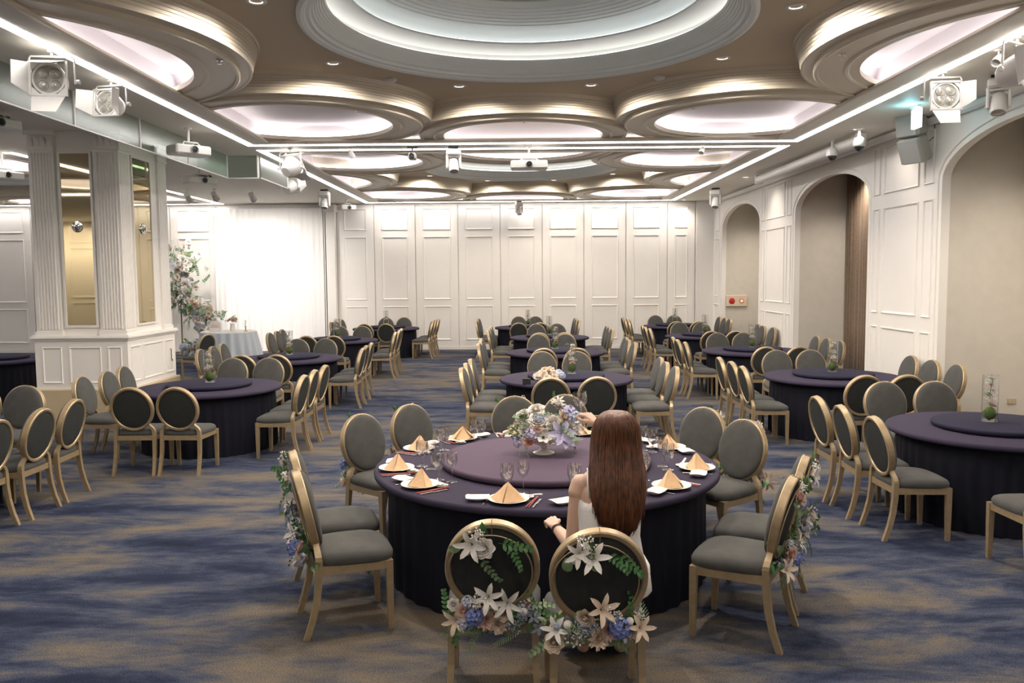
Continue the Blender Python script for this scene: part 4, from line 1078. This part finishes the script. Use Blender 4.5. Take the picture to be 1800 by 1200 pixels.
# legs
for s_ in (-1, 1):
    C((0.45+s_*0.075,4.01,0.57), (0.45+s_*0.10,4.36,0.555), 0.085, 0.062)
    C((0.45+s_*0.10,4.37,0.55), (0.45+s_*0.10,4.34,0.30), 0.056, 0.050); C((0.45+s_*0.10,4.34,0.30), (0.45+s_*0.10,4.33,0.09), 0.048, 0.032)
    C((0.45+s_*0.10,4.33,0.05), (0.45+s_*0.105,4.47,0.03), 0.035, 0.026)
body = bd.build('body', SKIN, per, smooth=180)
rm = body.modifiers.new('skin', 'REMESH'); rm.mode = 'VOXEL'; rm.voxel_size = 0.0042; rm.use_smooth_shade = True
sm = body.modifiers.new('soft', 'SMOOTH'); sm.iterations = 3; sm.factor = 0.5
# dress
dr = MB(); n = 48
def ell(cx, cy, z, rx, ry, zf=None, pw=2.0):
    out = []
    for i in range(n):
        a = 2*pi*i/n
        zz_ = z if zf is None else zf(a)
        fold = 1+0.010*sin(14*a)
        out.append(Vector((cx+rx*fold*cos(a), cy+ry*fold*sin(a), zz_))-PO)
    return out
top = lambda a: 0.945+0.055*max(0, cos(2*a+pi))-0.02*max(0, sin(-a))     # higher front and back, dips under the arms
mid = lambda a: 0.90+0.03*max(0, cos(2*a+pi))
dr.loft([ell(0.45,4.00,0.478,0.198,0.150), ell(0.45,4.00,0.50,0.215,0.165), ell(0.45,4.00,0.58,0.205,0.155), ell(0.45,4.005,0.67,0.172,0.132), ell(0.455,4.015,0.76,0.152,0.116), ell(0.457,4.03,0.84,0.156,0.116), ell(0.459,4.045,0,0.163,0.116,mid), ell(0.460,4.05,0,0.160,0.112,top), ell(0.460,4.05,0,0.150,0.104,top)], cap=False)
# skirt over the lap and down
def rsec(y, z, rx, rz): return [Vector((0.45+rx*(1+0.02*sin(9*i*2*pi/n))*cos(2*pi*i/n), y, z+rz*sin(2*pi*i/n)))-PO for i in range(n)]
dr.loft([rsec(3.97,0.575,0.20,0.09), rsec(4.08,0.575,0.215,0.095), rsec(4.24,0.565,0.215,0.088), rsec(4.38,0.55,0.20,0.08), rsec(4.425,0.53,0.17,0.06)])
sk = lambda z, rx, ry, cy: [Vector((0.45+rx*(1+0.04*sin(11*i*2*pi/n))*cos(2*pi*i/n), cy+ry*(1+0.04*sin(11*i*2*pi/n))*sin(2*pi*i/n), z))-PO for i in range(n)]
dr.loft([sk(0.10,0.22,0.13,4.34), sk(0.30,0.21,0.12,4.34), sk(0.50,0.20,0.095,4.345), sk(0.60,0.19,0.085,4.33)])
for s_ in (-1, 1):
    x0 = 0.46+s_*0.115
    dr.tube([Vector(p)-PO for p in ((x0-s_*0.005,3.962,0.965), (x0,3.985,1.03), (x0-s_*0.005,4.04,1.088), (x0-s_*0.01,4.12,1.075), (x0-s_*0.02,4.155,0.98))], 0.0045, 6)
dr.build('dress', DRESS, per, smooth=180)
# hair
HR = [(1.372,0.497,4.115,0.012,0.012),(1.366,0.497,4.115,0.045,0.048),(1.350,0.497,4.113,0.075,0.080),(1.32,0.497,4.110,0.098,0.102),(1.28,0.497,4.105,0.112,0.108),(1.23,0.496,4.092,0.120,0.100),(1.17,0.494,4.068,0.124,0.092),(1.10,0.492,4.020,0.130,0.075),(1.04,0.490,3.975,0.132,0.060),(0.97,0.490,3.945,0.126,0.050),(0.91,0.490,3.928,0.112,0.043),(0.86,0.492,3.918,0.090,0.034),(0.825,0.494,3.914,0.062,0.024),(0.80,0.496,3.912,0.028,0.012)]
def hpt(a, k, g=1.0):
    z, cx, cy, rx, ry = HR[k]
    x, y = cx+rx*g*cos(a), cy+ry*g*sin(a)
    if k >= 4 and sin(a) > 0.25 and k <= 6: y = min(y, 4.10+0.02*sin(a)); x = cx+(x-cx)*(1.0)
    return Vector((x, y, z+0.008*sin(5*a)*(k > 9)))-PO
hb = MB(); n = 64
hb.loft([[hpt(2*pi*i/n, k, 1+0.022*sin(11*2*pi*i/n+k*0.4)+0.012*sin(23*2*pi*i/n)) for i in range(n)] for k in range(len(HR)-1, -1, -1)])
rn = random.Random(9)
def smooth_path(pts, m=3):
    out = []
    for i in range(len(pts)-1):
        p0, p1, p2, p3 = pts[max(0,i-1)], pts[i], pts[i+1], pts[min(len(pts)-1,i+2)]
        for q in range(m):
            t = q/m
            out.append(0.5*((2*p1)+(p2-p0)*t+(2*p0-5*p1+4*p2-p3)*t*t+(3*p1-p0-3*p2+p3)*t*t*t))
    out.append(pts[-1]); return out
for i in range(620):
    a = rn.uniform(pi*0.93, 2*pi*1.035)
    if i % 6 == 0: a = rn.uniform(0, 2*pi)
    k1 = rn.randint(10, 13) if sin(a) < 0.1 else rn.randint(3, 4)
    g = rn.uniform(0.99, 1.045); da = rn.uniform(-0.10, 0.10)
    pts = [hpt(a+da*k/13, k, g+0.012*sin(k*0.9+i)) for k in range(1, k1+1)]
    pts[-1] = pts[-1]+Vector((rn.uniform(-.015,.015), rn.uniform(-.008,.004), -rn.uniform(0,.03)))
    sp = smooth_path(pts, 2); m_ = len(sp)
    r0 = rn.uniform(0.0016, 0.0032)
    hb.tube(sp, [r0*(1-0.75*(q/(m_-1))**2) for q in range(m_)], 4)
# loose locks over the shoulders
for sgn, N_ in ((-1, 14), (1, 22)):
    for i in range(N_):
        x0 = 0.495+sgn*rn.uniform(.100,.118)
        pts = [Vector(p)-PO for p in ((x0, 4.10, 1.24), (x0+sgn*0.012, 4.07, 1.15), (x0+sgn*rn.uniform(.015,.035), 4.03, 1.06), (x0+sgn*rn.uniform(.0,.03), 3.97, 0.97+rn.uniform(-.04,.04)))]
        sp = smooth_path(pts, 3); hb.tube(sp, [0.0026*(1-0.8*q/(len(sp)-1)) for q in range(len(sp))], 4)
hb.build('hair', HAIR, per, smooth=180)
for s_ in (-1, 1):
    MB().sphere(Vector((0.495+s_*0.030,4.213,1.262))-PO, 0.011, 10, 8).build('eye', mat('eye_white', (0.8,0.78,0.75), 0.2), per)
MB().sphere(Vector((0.495,4.214,1.196))-PO, 0.016, 10, 6, (1.2,0.4,0.35)).build('lips', mat('lip_rose', (0.5,0.15,0.13), 0.4), per)
br = MB(); w0 = Vector((0.207,4.25,0.722))-PO; ax = Vector((-0.33,0.92,0.14)).normalized()
for k, dlt in enumerate((0.0, -0.012)):
    R_ = Matrix.Translation(w0+ax*dlt) @ aim(ax)
    br.tube([R_ @ Vector((0.0285*cos(2*pi*i/20), 0.0285*sin(2*pi*i/20), 0.003*sin(i))) for i in range(21)], 0.003 if k == 0 else 0.0018, 6, False)
br.build('bracelet', BLACK, per)
# the raised glass
gl = link('wine_glass', WINE); gl.location = (0.372, 4.665, 1.215); gl.rotation_euler = (radians(4), radians(-5), 0); gl.scale = (1.12, 1.12, 0.92)
tag(gl, "stemmed wine glass held up in the woman's raised hand", 'glass')

# ================================================================== CEILING FIXTURES
def par_light(x, y, z, rz, tilt, label, s_=1.0, doors='LRTB'):
    t = thing('stage_light', label, 'stage light', (x, y, z), rz, 'barn-door stage lights')
    # local: front faces -Y, tilted down; hangs from z=0
    MB().cbox(0, 0, -0.012, 0.06, 0.05, 0.03, 0.006).tube([(0,0,-0.02), (0,0,-0.06)], 0.012, 8).build('clamp', FIXG, t)
    MB().tube([(-0.19*s_,0,-0.30*s_), (-0.19*s_,0,-0.085), (-0.175*s_,0,-0.062), (0.175*s_,0,-0.062), (0.19*s_,0,-0.085), (0.19*s_,0,-0.30*s_)], 0.009, 8).build('yoke', FIXW, t)
    Mx = Matrix.Translation((0, 0, -0.28*s_)) @ Matrix.Rotation(tilt, 4, 'X') @ Matrix.Scale(s_, 4)
    MB().lathe([(0.001,-0.13), (0.07,-0.13), (0.10,-0.10), (0.125,-0.02), (0.14,0.06), (0.14,0.09), (0.125,0.09), (0.12,0.07)], 32, Mx @ Matrix.Rotation(pi/2, 4, 'X')).build('housing', FIXW, t)
    fr = MB()
    for (x0, x1, z0, z1_) in ((-0.15,0.15,-0.155,-0.135), (-0.15,0.15,0.135,0.155), (-0.16,-0.14,-0.155,0.155), (0.14,0.16,-0.155,0.155)): fr.box(x0, x1, -0.105, -0.085, z0, z1_, Mx)
    for cx_, cz_ in ((-1,-1), (1,-1), (-1,1), (1,1)): fr.add([(cx_*0.15,-0.095,cz_*0.15), (cx_*0.15,-0.095,cz_*0.06), (cx_*0.06,-0.095,cz_*0.15)], [(0,1,2)], Mx)
    fr.build('gel_frame', FIXW, t, smooth=0)
    MB().disc(0.124, 0.072, 32, Mx @ Matrix.Rotation(pi/2, 4, 'X')).build('face_plate', FIXG, t, smooth=0)
    for ux, uz in ((-0.052,-0.052), (0.052,-0.052), (-0.052,0.052), (0.052,0.052)):
        MB().lathe([(0.046,0.072), (0.048,0.080), (0.040,0.083), (0.036,0.078), (0.018,0.086), (0.001,0.088)], 20, Mx @ Matrix.Translation((ux,0,uz)) @ Matrix.Rotation(pi/2, 4, 'X')).build('lens', LENS, t)
    def door(mm): 
        MB().add([(-0.14,0,0), (0.14,0,0), (0.10,0,0.20), (-0.10,0,0.20), (-0.14,0.004,0), (0.14,0.004,0), (0.10,0.004,0.20), (-0.10,0.004,0.20)], [(0,1,2,3),(7,6,5,4),(0,4,5,1),(1,5,6,2),(2,6,7,3),(3,7,4,0)], mm).build('barn_door', FIXW, t, smooth=0)
    F_ = Mx @ Matrix.Translation((0,-0.10,0))
    if 'T' in doors: door(F_ @ Matrix.Translation((0,0,0.155)) @ Matrix.Rotation(radians(112), 4, 'X'))
    if 'B' in doors: door(F_ @ Matrix.Translation((0,0,-0.155)) @ Matrix.Rotation(pi, 4, 'Y') @ Matrix.Rotation(radians(35), 4, 'X'))
    if 'L' in doors: door(F_ @ Matrix.Translation((-0.16,0,0)) @ Matrix.Rotation(-pi/2, 4, 'Y') @ Matrix.Rotation(radians(72), 4, 'X'))
    if 'R' in doors: door(F_ @ Matrix.Translation((0.16,0,0)) @ Matrix.Rotation(pi/2, 4, 'Y') @ Matrix.Rotation(radians(72), 4, 'X'))
    for q in (-1, 1): MB().lathe([(0.001,0.03), (0.022,0.03), (0.022,0.0), (0.001,0.0)], 12, Matrix.Translation((q*0.20*s_,0,-0.28*s_)) @ Matrix.Rotation(q*pi/2, 4, 'Y')).build('knob', FIXW, t)
    return t
par_light(-4.12, 7.50, ZS, radians(8), radians(-4), 'white barn-door stage light nearest the top left corner', 1.0, 'LBT')
par_light(-4.14, 8.62, ZS, radians(-12), radians(-6), 'white barn-door stage light, second from the top left corner', 0.92, 'LR')
par_light(4.36, 8.60, ZS, radians(-6), radians(-4), 'white barn-door stage light above the right wall speaker', 0.95, 'LBR')
par_light(4.36, 7.35, ZS, radians(30), radians(-10), 'white barn-door stage light cut by the top right photo edge', 1.1, 'BTL')
par_light(-3.55, 13.2, ZS, radians(155), radians(-35), 'white stage light seen from behind at the front corner of the far light strip', 1.1, 'TBR')
par_light(-4.42, 16.3, ZS, radians(170), radians(-30), 'white stage light hanging beyond the glass barrier corner', 1.0, 'TLR')
def moving_head(x, y, z, rz, label, s_=1.0):
    t = thing('moving_head_light', label, 'stage light', (x, y, z), rz, 'white moving-head lights')
    MB().cbox(0, 0, -0.015, 0.16*s_, 0.05, 0.03, 0.006).build('clamp', BLACK, t, smooth=0)
    MB().cbox(0, 0, -0.075*s_-0.02, 0.22*s_, 0.20*s_, 0.10*s_, 0.02).build('base', FIXW, t, smooth=0)
    MB().cbox(-0.10*s_, 0, -0.22*s_-0.02, 0.035*s_, 0.10*s_, 0.22*s_, 0.012).cbox(0.10*s_, 0, -0.22*s_-0.02, 0.035*s_, 0.10*s_, 0.22*s_, 0.012).cbox(0, 0, -0.135*s_-0.02, 0.2*s_, 0.10*s_, 0.03*s_, 0.01).build('yoke', FIXW, t, smooth=0)
    Mx = Matrix.Translation((0,0,-0.28*s_-0.02)) @ Matrix.Rotation(radians(155), 4, 'X') @ Matrix.Scale(s_, 4)
    MB().lathe([(0.001,-0.13), (0.05,-0.125), (0.078,-0.08), (0.082,0.05), (0.075,0.11), (0.07,0.115), (0.066,0.10)], 24, Mx).build('head', FIXW, t)
    MB().lathe([(0.068,0.10), (0.04,0.108), (0.001,0.112)], 24, Mx).build('lens', LENS, t)
moving_head(-0.97, 13.17, ZS, 0.2, 'white moving-head light left of the central projector', 1.0)
moving_head(-4.45, 19.4, ZS, 0.0, 'white moving-head light near the left end of the back wall', 1.1)
moving_head(0.1, 22.75, ZS, 0.3, 'white moving-head light hung close to the middle of the back wall', 0.9)
moving_head(4.75, 19.8, ZS, -0.4, 'white moving-head light above the far arch', 1.15)
moving_head(5.02, 8.75, ZS, -0.5, 'grey-white moving-head light over the near arch, top right', 1.0)
def projector(x, y, z, rz, label, w_=0.42, drop=0.22, dark=False, front=-1):
    t = thing('projector', label, 'projector', (x, y, z), rz, 'ceiling projectors')
    MB().lathe([(0.001,0), (0.05,0), (0.05,-0.012), (0.018,-0.02), (0.018,-drop+0.06), (0.001,-drop+0.06)], 16).build('ceiling_pole', FIXW, t)
    mb = MB().cbox(0, 0, -drop+0.045, w_*0.42, 0.16, 0.015, 0.004)
    for q in (-1, 1):
        mb.tube([(q*w_*0.18, -0.06, -drop+0.04), (q*w_*0.26, -0.09, -drop)], 0.008, 6); mb.tube([(q*w_*0.18, 0.06, -drop+0.04), (q*w_*0.26, 0.09, -drop)], 0.008, 6)
    mb.build('bracket', FIXW, t)
    b_ = MB().cbox(0, 0, -drop-0.065, w_, 0.32, 0.13, 0.02).build('case', FIXW, t, smooth=0)
    Ml = Matrix.Translation((0.02*0, front*0.16, -drop-0.065)) @ Matrix.Rotation(-front*pi/2 if front > 0 else pi/2, 4, 'X')
    MB().lathe([(0.055,0.0), (0.058,0.02), (0.046,0.028), (0.042,0.012)], 24, Ml).build('lens_ring', FIXG, b_)
    MB().lathe([(0.043,0.012), (0.02,0.022), (0.001,0.024)], 20, Ml).build('lens', BLACK, b_)
    vt = MB()
    for i in range(9): vt.box(-w_/2-0.002, -w_/2+0.004, -0.12+0.026*i, -0.108+0.026*i, -drop-0.11, -drop-0.02)
    vt.build('vent_grille', FIXG, b_, smooth=0)
    if dark: MB().cbox(w_*0.25, 0.06, -drop+0.025, w_*0.35, 0.14, 0.05, 0.008).build('mounting_box', BLACK, t, smooth=0)
projector(0.22, 13.2, ZS, 0.0, 'white projector facing the camera under the middle ceiling strip', 0.58, 0.24)
projector(-4.45, 11.4, ZS, radians(48), 'white projector hung by the left light strip before the glass barrier', 0.50, 0.24)
projector(-5.75, 15.2, ZS, radians(50), 'white projector hung beyond the glass barrier, right of the column', 0.55, 0.2, True)
projector(-8.25, 13.4, ZS, radians(60), 'white projector seen left of the column', 0.55, 0.3)
projector(-4.45, 21.9, ZS, radians(40), 'small white projector near the back wall left end', 0.42, 0.15)
projector(-6.2, 9.9, ZS, radians(70), 'dark-boxed projector above the left column capital', 0.6, 0.12, True)
def track_spot(x, y, z, d, label):
    t = thing('spotlight', label, 'spotlight', (x, y, z), 0, 'small white ceiling spotlights')
    MB().lathe([(0.001,0), (0.035,0), (0.035,-0.012), (0.008,-0.016), (0.008,-0.06), (0.001,-0.06)], 14).build('ceiling_mount', FIXW, t)
    Mx = Matrix.Translation((0,0,-0.085)) @ aim(d)
    MB().lathe([(0.001,-0.06), (0.03,-0.055), (0.038,0.0), (0.045,0.07), (0.04,0.07), (0.03,0.02)], 16, Mx).build('lamp_head', FIXW, t)
    MB().lathe([(0.035,0.045), (0.001,0.05)], 16, Mx).build('lens', LENS, t)
track_spot(-2.6, 13.25, ZS, (0.3,0.6,-0.7), 'small white spotlight on the middle ceiling strip, left')
track_spot(2.95, 13.22, ZS, (-0.3,-0.5,-0.7), 'small white spotlight on the middle ceiling strip, right')
track_spot(4.46, 7.8, ZS, (-0.6,-0.4,-0.6), 'small white spotlight between the two right stage lights')
tcam = thing('ceiling_camera', 'dark boxy camera on a bracket left of the white moving-head light', 'camera', (-1.62, 13.2, ZS))
MB().cbox(0,0,-0.01,0.16,0.08,0.02,0.004).tube([(0,0,-0.02),(0,0,-0.10)],0.012,8).build('bracket', BLACK, tcam)
MB().cbox(0,0,-0.145,0.12,0.18,0.10,0.015).build('case', FIXG, tcam, smooth=0)
MB().lathe([(0.04,0.0),(0.042,0.03),(0.034,0.035),(0.03,0.02),(0.001,0.022)], 20, Matrix.Translation((0,-0.09,-0.15)) @ Matrix.Rotation(pi/2,4,'X')).build('lens', BLACK, tcam)
def dome_cam(x, y, label):
    t = thing('dome_camera', label, 'camera', (x, y, ZS), 0, 'white dome cameras')
    MB().lathe([(0.001,0), (0.05,0), (0.05,-0.01), (0.02,-0.016), (0.02,-0.10), (0.04,-0.115), (0.075,-0.14), (0.088,-0.19), (0.088,-0.235), (0.078,-0.245), (0.001,-0.245)], 24).build('housing', FIXW, t)
    MB().sphere((0,0,-0.245), 0.068, 20, 12).build('dome', mat('dome_black', (0.03,0.03,0.035), 0.08), t)
dome_cam(4.87, 12.88, 'white dome camera, farther of the pair by the right wall')
dome_cam(4.90, 11.95, 'white dome camera, nearer of the pair by the right wall')
rs = thing('roller_screen', 'long white roller screen housing along the right soffit', 'roller screen', (4.98, 14.6, ZS-0.115))
MB().tube([(0,-2.5,0), (0,2.5,0)], 0.075, 16).build('housing', FIXW, rs); 
for q in (-2.5, 2.5): MB().cbox(0, q, 0.0, 0.17, 0.05, 0.2, 0.02).build('end_cap', FIXW, rs, smooth=0)
# line speaker on the right wall
sp_ = thing('wall_speaker', 'light grey curved line speaker mounted on the right wall', 'speaker', (5.22, 11.05, 3.83), radians(-62))
Mt = Matrix.Rotation(radians(14), 4, 'X')
for k, (z0, tl) in enumerate(((0.17, -4), (-0.17, 8))):
    mk = Mt @ Matrix.Translation((0,0,z0)) @ Matrix.Rotation(radians(tl), 4, 'X')
    MB().cbox(0, 0.02, 0, 0.34, 0.22, 0.34, 0.03, mk).build('cabinet', FIXG, sp_, smooth=0)
    MB().cbox(0, -0.095, 0, 0.30, 0.02, 0.31, 0.008, mk).build('grille', mat('speaker_grille', (0.5,0.49,0.45), 0.7, bump=0.3, bscale=300), sp_, smooth=0)
MB().tube([(0,0.12,0.05), (0,0.26,0.05)], 0.025, 10).build('wall_bracket', FIXG, sp_)
MB().tube([(0.12,0.12,0.25), (0.18,0.2,0.2), (0.17,0.22,0.0), (0.10,0.14,-0.1)], 0.006, 6).build('cable', BLACK, sp_)
# glowing exit sign on the soffit
ex = thing('exit_sign', 'glowing white exit sign box hanging from the right soffit', 'exit sign', (4.92, 10.35, ZS))
MB().cbox(0, 0, -0.01, 0.05, 0.2, 0.02, 0.004).build('ceiling_mount', FIXW, ex, smooth=0)
MB().cbox(0.02, 0, -0.15, 0.05, 0.20, 0.24, 0.008).build('light_box', emit('exit_glow', (0.86, 1.0, 1.0), 1.6), ex, smooth=0)
lg = bpy.data.lights.new('lamp', 'POINT'); lg.energy = 2.2; lg.color = (0.25, 0.85, 1.0); lg.shadow_soft_size = 0.05
lo_ = bpy.data.objects.new('lamp', lg); COL.objects.link(lo_); lo_.location = (-0.12, -0.1, -0.10); lo_.parent = ex
# sprinklers and detectors
spm = MB().lathe([(0.001,0), (0.035,0), (0.035,-0.005), (0.01,-0.008), (0.008,-0.03), (0.02,-0.033), (0.02,-0.037), (0.001,-0.038)], 14).mesh('sprinkler', CHROME)
for (x, y, d) in ((-2.80, 8.0, 'left side drum'), (-1.95, 10.42, 'left rear drum'), (0.12, 11.18, 'rear middle drum'), (2.2, 10.36, 'right rear drum'), (3.1, 8.0, 'right side drum')):
    o = link('sprinkler', spm); o.location = (x, y, ZS+0.024); tag(o, 'small ceiling sprinkler under the %s of the near ceiling' % d, 'sprinkler', 'ceiling sprinklers')
sdm = MB().lathe([(0.001,0), (0.065,0), (0.068,-0.02), (0.05,-0.04), (0.03,-0.045), (0.001,-0.046)], 20).mesh('smoke_detector', FIXW)
for (x, y, d) in ((-1.46, 9.95, 'left'), (1.71, 9.95, 'right')):
    o = link('smoke_detector', sdm); o.location = (x, y, ZT); tag(o, 'white smoke detector behind the near dome, %s one' % d, 'smoke detector', 'smoke detectors')
# fire alarm panel in the far arch and a socket in the near one
fa = thing('alarm_panel', 'beige fire alarm panel with a red disc and red lamp in the far arch', 'alarm panel', (5.90, 22.144, 1.34))
MB().cbox(0, -0.02, 0, 0.56, 0.04, 0.30, 0.01).build('cover', mat('alarm_beige', (0.68,0.56,0.42), 0.5), fa, smooth=0)
MB().lathe([(0.001,0.02), (0.05,0.018), (0.075,0.01), (0.08,0.0)], 24, Matrix.Translation((-0.13,-0.04,0)) @ Matrix.Rotation(pi/2,4,'X')).build('alarm_disc', REDB, fa)
MB().sphere((0.13,-0.045,0), 0.035, 14, 8).build('alarm_lamp', emit('alarm_lamp', (1.0, 0.45, 0.25), 1.4), fa)
MB().lathe([(0.05,0.0), (0.055,0.012), (0.06,0.0)], 20, Matrix.Translation((0.13,-0.04,0)) @ Matrix.Rotation(pi/2,4,'X')).build('lamp_ring', REDB, fa)
ou = thing('wall_socket', 'small beige double wall socket low inside the near arch', 'socket', (6.50, 10.78, 0.36))
MB().cbox(0, -0.006, 0, 0.12, 0.012, 0.075, 0.003).build('plate', mat('socket_beige', (0.42,0.37,0.28), 0.5), ou, smooth=0)
for q in (-0.025, 0.025): MB().cbox(q, -0.012, 0, 0.03, 0.004, 0.045, 0.001).build('outlet', BEIGE, ou, smooth=0)
# wall washers along the back wall
for k, x in enumerate((-3.37, -2.2, 0.16, 1.32, 2.48, 3.65, 4.6)):
    downlight(x, YB-0.42, ZS, 'small downlight washing the back wall, %s from the left' % ORD[k], P_WASH, 100, (0, 0.5, -1))
for k, x in enumerate((-9.0, -10.3, -11.6, -12.9)):
    downlight(x, YB-0.42, ZS, 'small downlight washing the left back wall, %s from the right' % ORD[k], P_WASH*1.4, 100, (0, 0.5, -1))
for k, (x, y) in enumerate(((4.85, 11.9), (4.85, 17.6), (4.85, 6.1))):
    downlight(x, y, ZS, 'small downlight washing the right wall pier, %s one' % ('middle', 'far', 'near')[k], P_WASH, 100, (0.45, 0, -1))

# ================================================================== STAGE SIDE: backdrop, cake table, flowers
bkd = thing('backdrop', 'tall white lit backdrop panel at the left of the back wall', 'backdrop', (-6.80, YB-0.35, 0))
rings = []
nb = 90
MB().add([(-1.5+3.0*i/nb, 0.015*sin(i*1.3)+0.008*sin(i*0.6), z_) for z_ in (0.02, 1.3, 2.7, 3.95) for i in range(nb+1)], [(k*(nb+1)+i, k*(nb+1)+i+1, (k+1)*(nb+1)+i+1, (k+1)*(nb+1)+i) for k in range(3) for i in range(nb)]).build('white_drape', mat('drape_white', (0.86,0.84,0.82), 0.7), bkd, smooth=180)
MB().tube([(-1.55,0.04,3.95), (1.55,0.04,3.95)], 0.02, 10).tube([(-1.52,0.04,0.0), (-1.52,0.04,3.95)], 0.02, 10).tube([(1.52,0.04,0.0), (1.52,0.04,3.95)], 0.02, 10).build('frame', FIXW, bkd)
for k, (x, y) in enumerate(((-7.6, 19.3), (-6.9, 19.1), (-6.1, 19.3), (-8.3, 18.4))):  # last spot is added to brighten the flower installation
    t = thing('stage_spotlight', 'white spotlight aimed at the %s' % ('white backdrop, left', 'white backdrop, middle', 'white backdrop, right', 'tall flower installation, added to brighten it')[k], 'spotlight', (x, y, ZS), 0, 'backdrop spotlights')
    MB().lathe([(0.001,0), (0.035,0), (0.035,-0.012), (0.008,-0.016), (0.008,-0.10), (0.001,-0.10)], 14).build('ceiling_mount', FIXW, t)
    MB().lathe([(0.001,-0.12), (0.06,-0.11), (0.07,0.0), (0.08,0.12), (0.07,0.12), (0.06,0.04)], 20, Matrix.Translation((0,0,-0.16)) @ aim((0,1,-0.55))).build('lamp_head', FIXW, t)
    spot(t, Vector((0,0,-0.16))+Vector((0,1,-0.55)).normalized()*0.14, (0, 1, -0.55 if k < 3 else -0.75), P_STAGE*(0.9 if k < 3 else 0.55), 70 if k < 3 else 60, 0.7, (1.0, 0.94, 0.88), 0.06)
# cake table
ct = thing('cake_table', 'round table with a pale blue draped cloth before the white backdrop', 'table', (-6.95, 19.85, 0))
MB().lathe([(0.001,0.78), (0.64,0.78), (0.65,0.77), (0.648,0.75)], 64).build('tabletop', mat('cloth_white', (0.8,0.79,0.77), 0.7), ct)
rings = []
for z_, r_, am in ((0.01, 0.76, 0.06), (0.3, 0.72, 0.045), (0.6, 0.675, 0.02), (0.755, 0.655, 0.003)):
    rings.append([((r_+am*sin(20*2*pi*i/240))*cos(2*pi*i/240), (r_+am*sin(20*2*pi*i/240))*sin(2*pi*i/240), z_) for i in range(240)])
MB().loft(rings, cap=False).build('draped_cloth', PALEB, ct, smooth=180)
sg = thing('table_sign', 'small white arched sign standing on the pale blue table', 'sign', (-7.22, 19.7, 0.781))
MB().loft([[(-0.14*cos(pi*k/20) if True else 0, y_, 0.16+0.10*sin(pi*k/20)) for k in range(21)]+[(0.14, y_, 0.0), (-0.14, y_, 0.0)] for y_ in (-0.01, 0.01)]).build('board', mat('sign_white', (0.85,0.80,0.76), 0.5), sg, smooth=0)
MB().box(-0.10, 0.10, -0.016, -0.011, 0.10, 0.125).box(-0.08, 0.08, -0.016, -0.011, 0.15, 0.165).build('raised_band', FPINK, sg, smooth=0)
vz = thing('flower_vase', 'small vase of peach flowers on the pale blue table', 'flowers', (-6.85, 19.85, 0.781))
MB().lathe([(0.001,0), (0.05,0), (0.07,0.05), (0.05,0.14), (0.06,0.18), (0.05,0.175), (0.001,0.1)], 20).build('vase', PORC, vz)
for i in range(12): place(rnd.choice(['carnP','roseO','roseC','carn','sprigS']), vz, (0.09*cos(i*2.4)*(0.4+i/14), 0.09*sin(i*2.4)*(0.4+i/14), 0.24+0.02*(i % 3)), (cos(i*2.4), sin(i*2.4)-0.4, 0.9), 1.3, i)
cf = thing('candle_holder', 'small cream candle holder at the right of the pale blue table', 'candle', (-6.52, 19.8, 0.781))
MB().lathe([(0.001,0), (0.05,0), (0.05,0.01), (0.015,0.02), (0.012,0.10), (0.03,0.12), (0.001,0.12)], 16).build('holder', GOLD, cf); MB().lathe([(0.016,0.12), (0.016,0.26), (0.001,0.265)], 12).build('candle', FWHITE, cf)
# tall floral installation
fi = thing('flower_installation', 'tall curved installation of white, blush and blue flowers beside the pale blue table', 'flowers', (-8.5, 21.2, 0))
curve = [(-0.02, 0.0, 2.70), (-0.05, 0.0, 2.35), (-0.05, 0.0, 1.95), (0.0, 0.0, 1.60), (0.15, -0.05, 1.35), (0.40, -0.1, 1.15), (0.65, -0.1, 1.05)]
MB().tube([(-0.15,0.05,0.0), (-0.15,0.05,1.2), (-0.14,0.05,2.7)], 0.02, 8).tube([(-0.15,0.05,1.5), (0.2,0,1.2), (0.8,-0.05,0.9)], 0.015, 8).tube([(-0.4,0.05,0.012), (0.2,0.05,0.012)], 0.012, 8).build('stand', TWIG, fi)
rf = random.Random(31)
for i in range(330):
    t_ = rf.random()*5.999; k = int(t_); f_ = t_-k
    p = Vector(curve[k])*(1-f_)+Vector(curve[k+1])*f_
    wdt = 0.26 if k < 4 else 0.22
    off = Vector((rf.gauss(0, wdt*0.75), rf.gauss(-0.05, 0.10), rf.gauss(0, wdt*0.6)))
    kd = rf.choice(['roseW','roseW','roseC','carnW','carnW','carn','carnW','carnW','fillB','roseP','sprigS','roseW','leafS','fern','sprig','sprigS','fillG','fill','fill','sprig'])
    place(kd, fi, p+off, (off.x*2+rf.gauss(0,.3), -0.8, 0.3+rf.gauss(0,.3)), rf.uniform(1.5, 2.3), rf.random()*6.28)
fg = thing('floor_flowers', 'floor arrangement of white and blue flowers left of the pale blue table', 'flowers', (-8.0, 20.4, 0))
MB().lathe([(0.001,0), (0.16,0), (0.2,0.12), (0.18,0.12), (0.001,0.1)], 20).build('pot', GREEN2, fg)
for i in range(60):
    a = i*2.4; q = 0.3*sqrt(i/60)
    place(rf.choice(['roseW','carnW','hydP','hydB','sprig','sprigS','roseP','fern']), fg, (q*cos(a), q*sin(a), 0.18+0.35*rf.random()*(1-q)), (cos(a)*q*3, sin(a)*q*3-0.5, 0.7), rf.uniform(1.3,1.9), i)
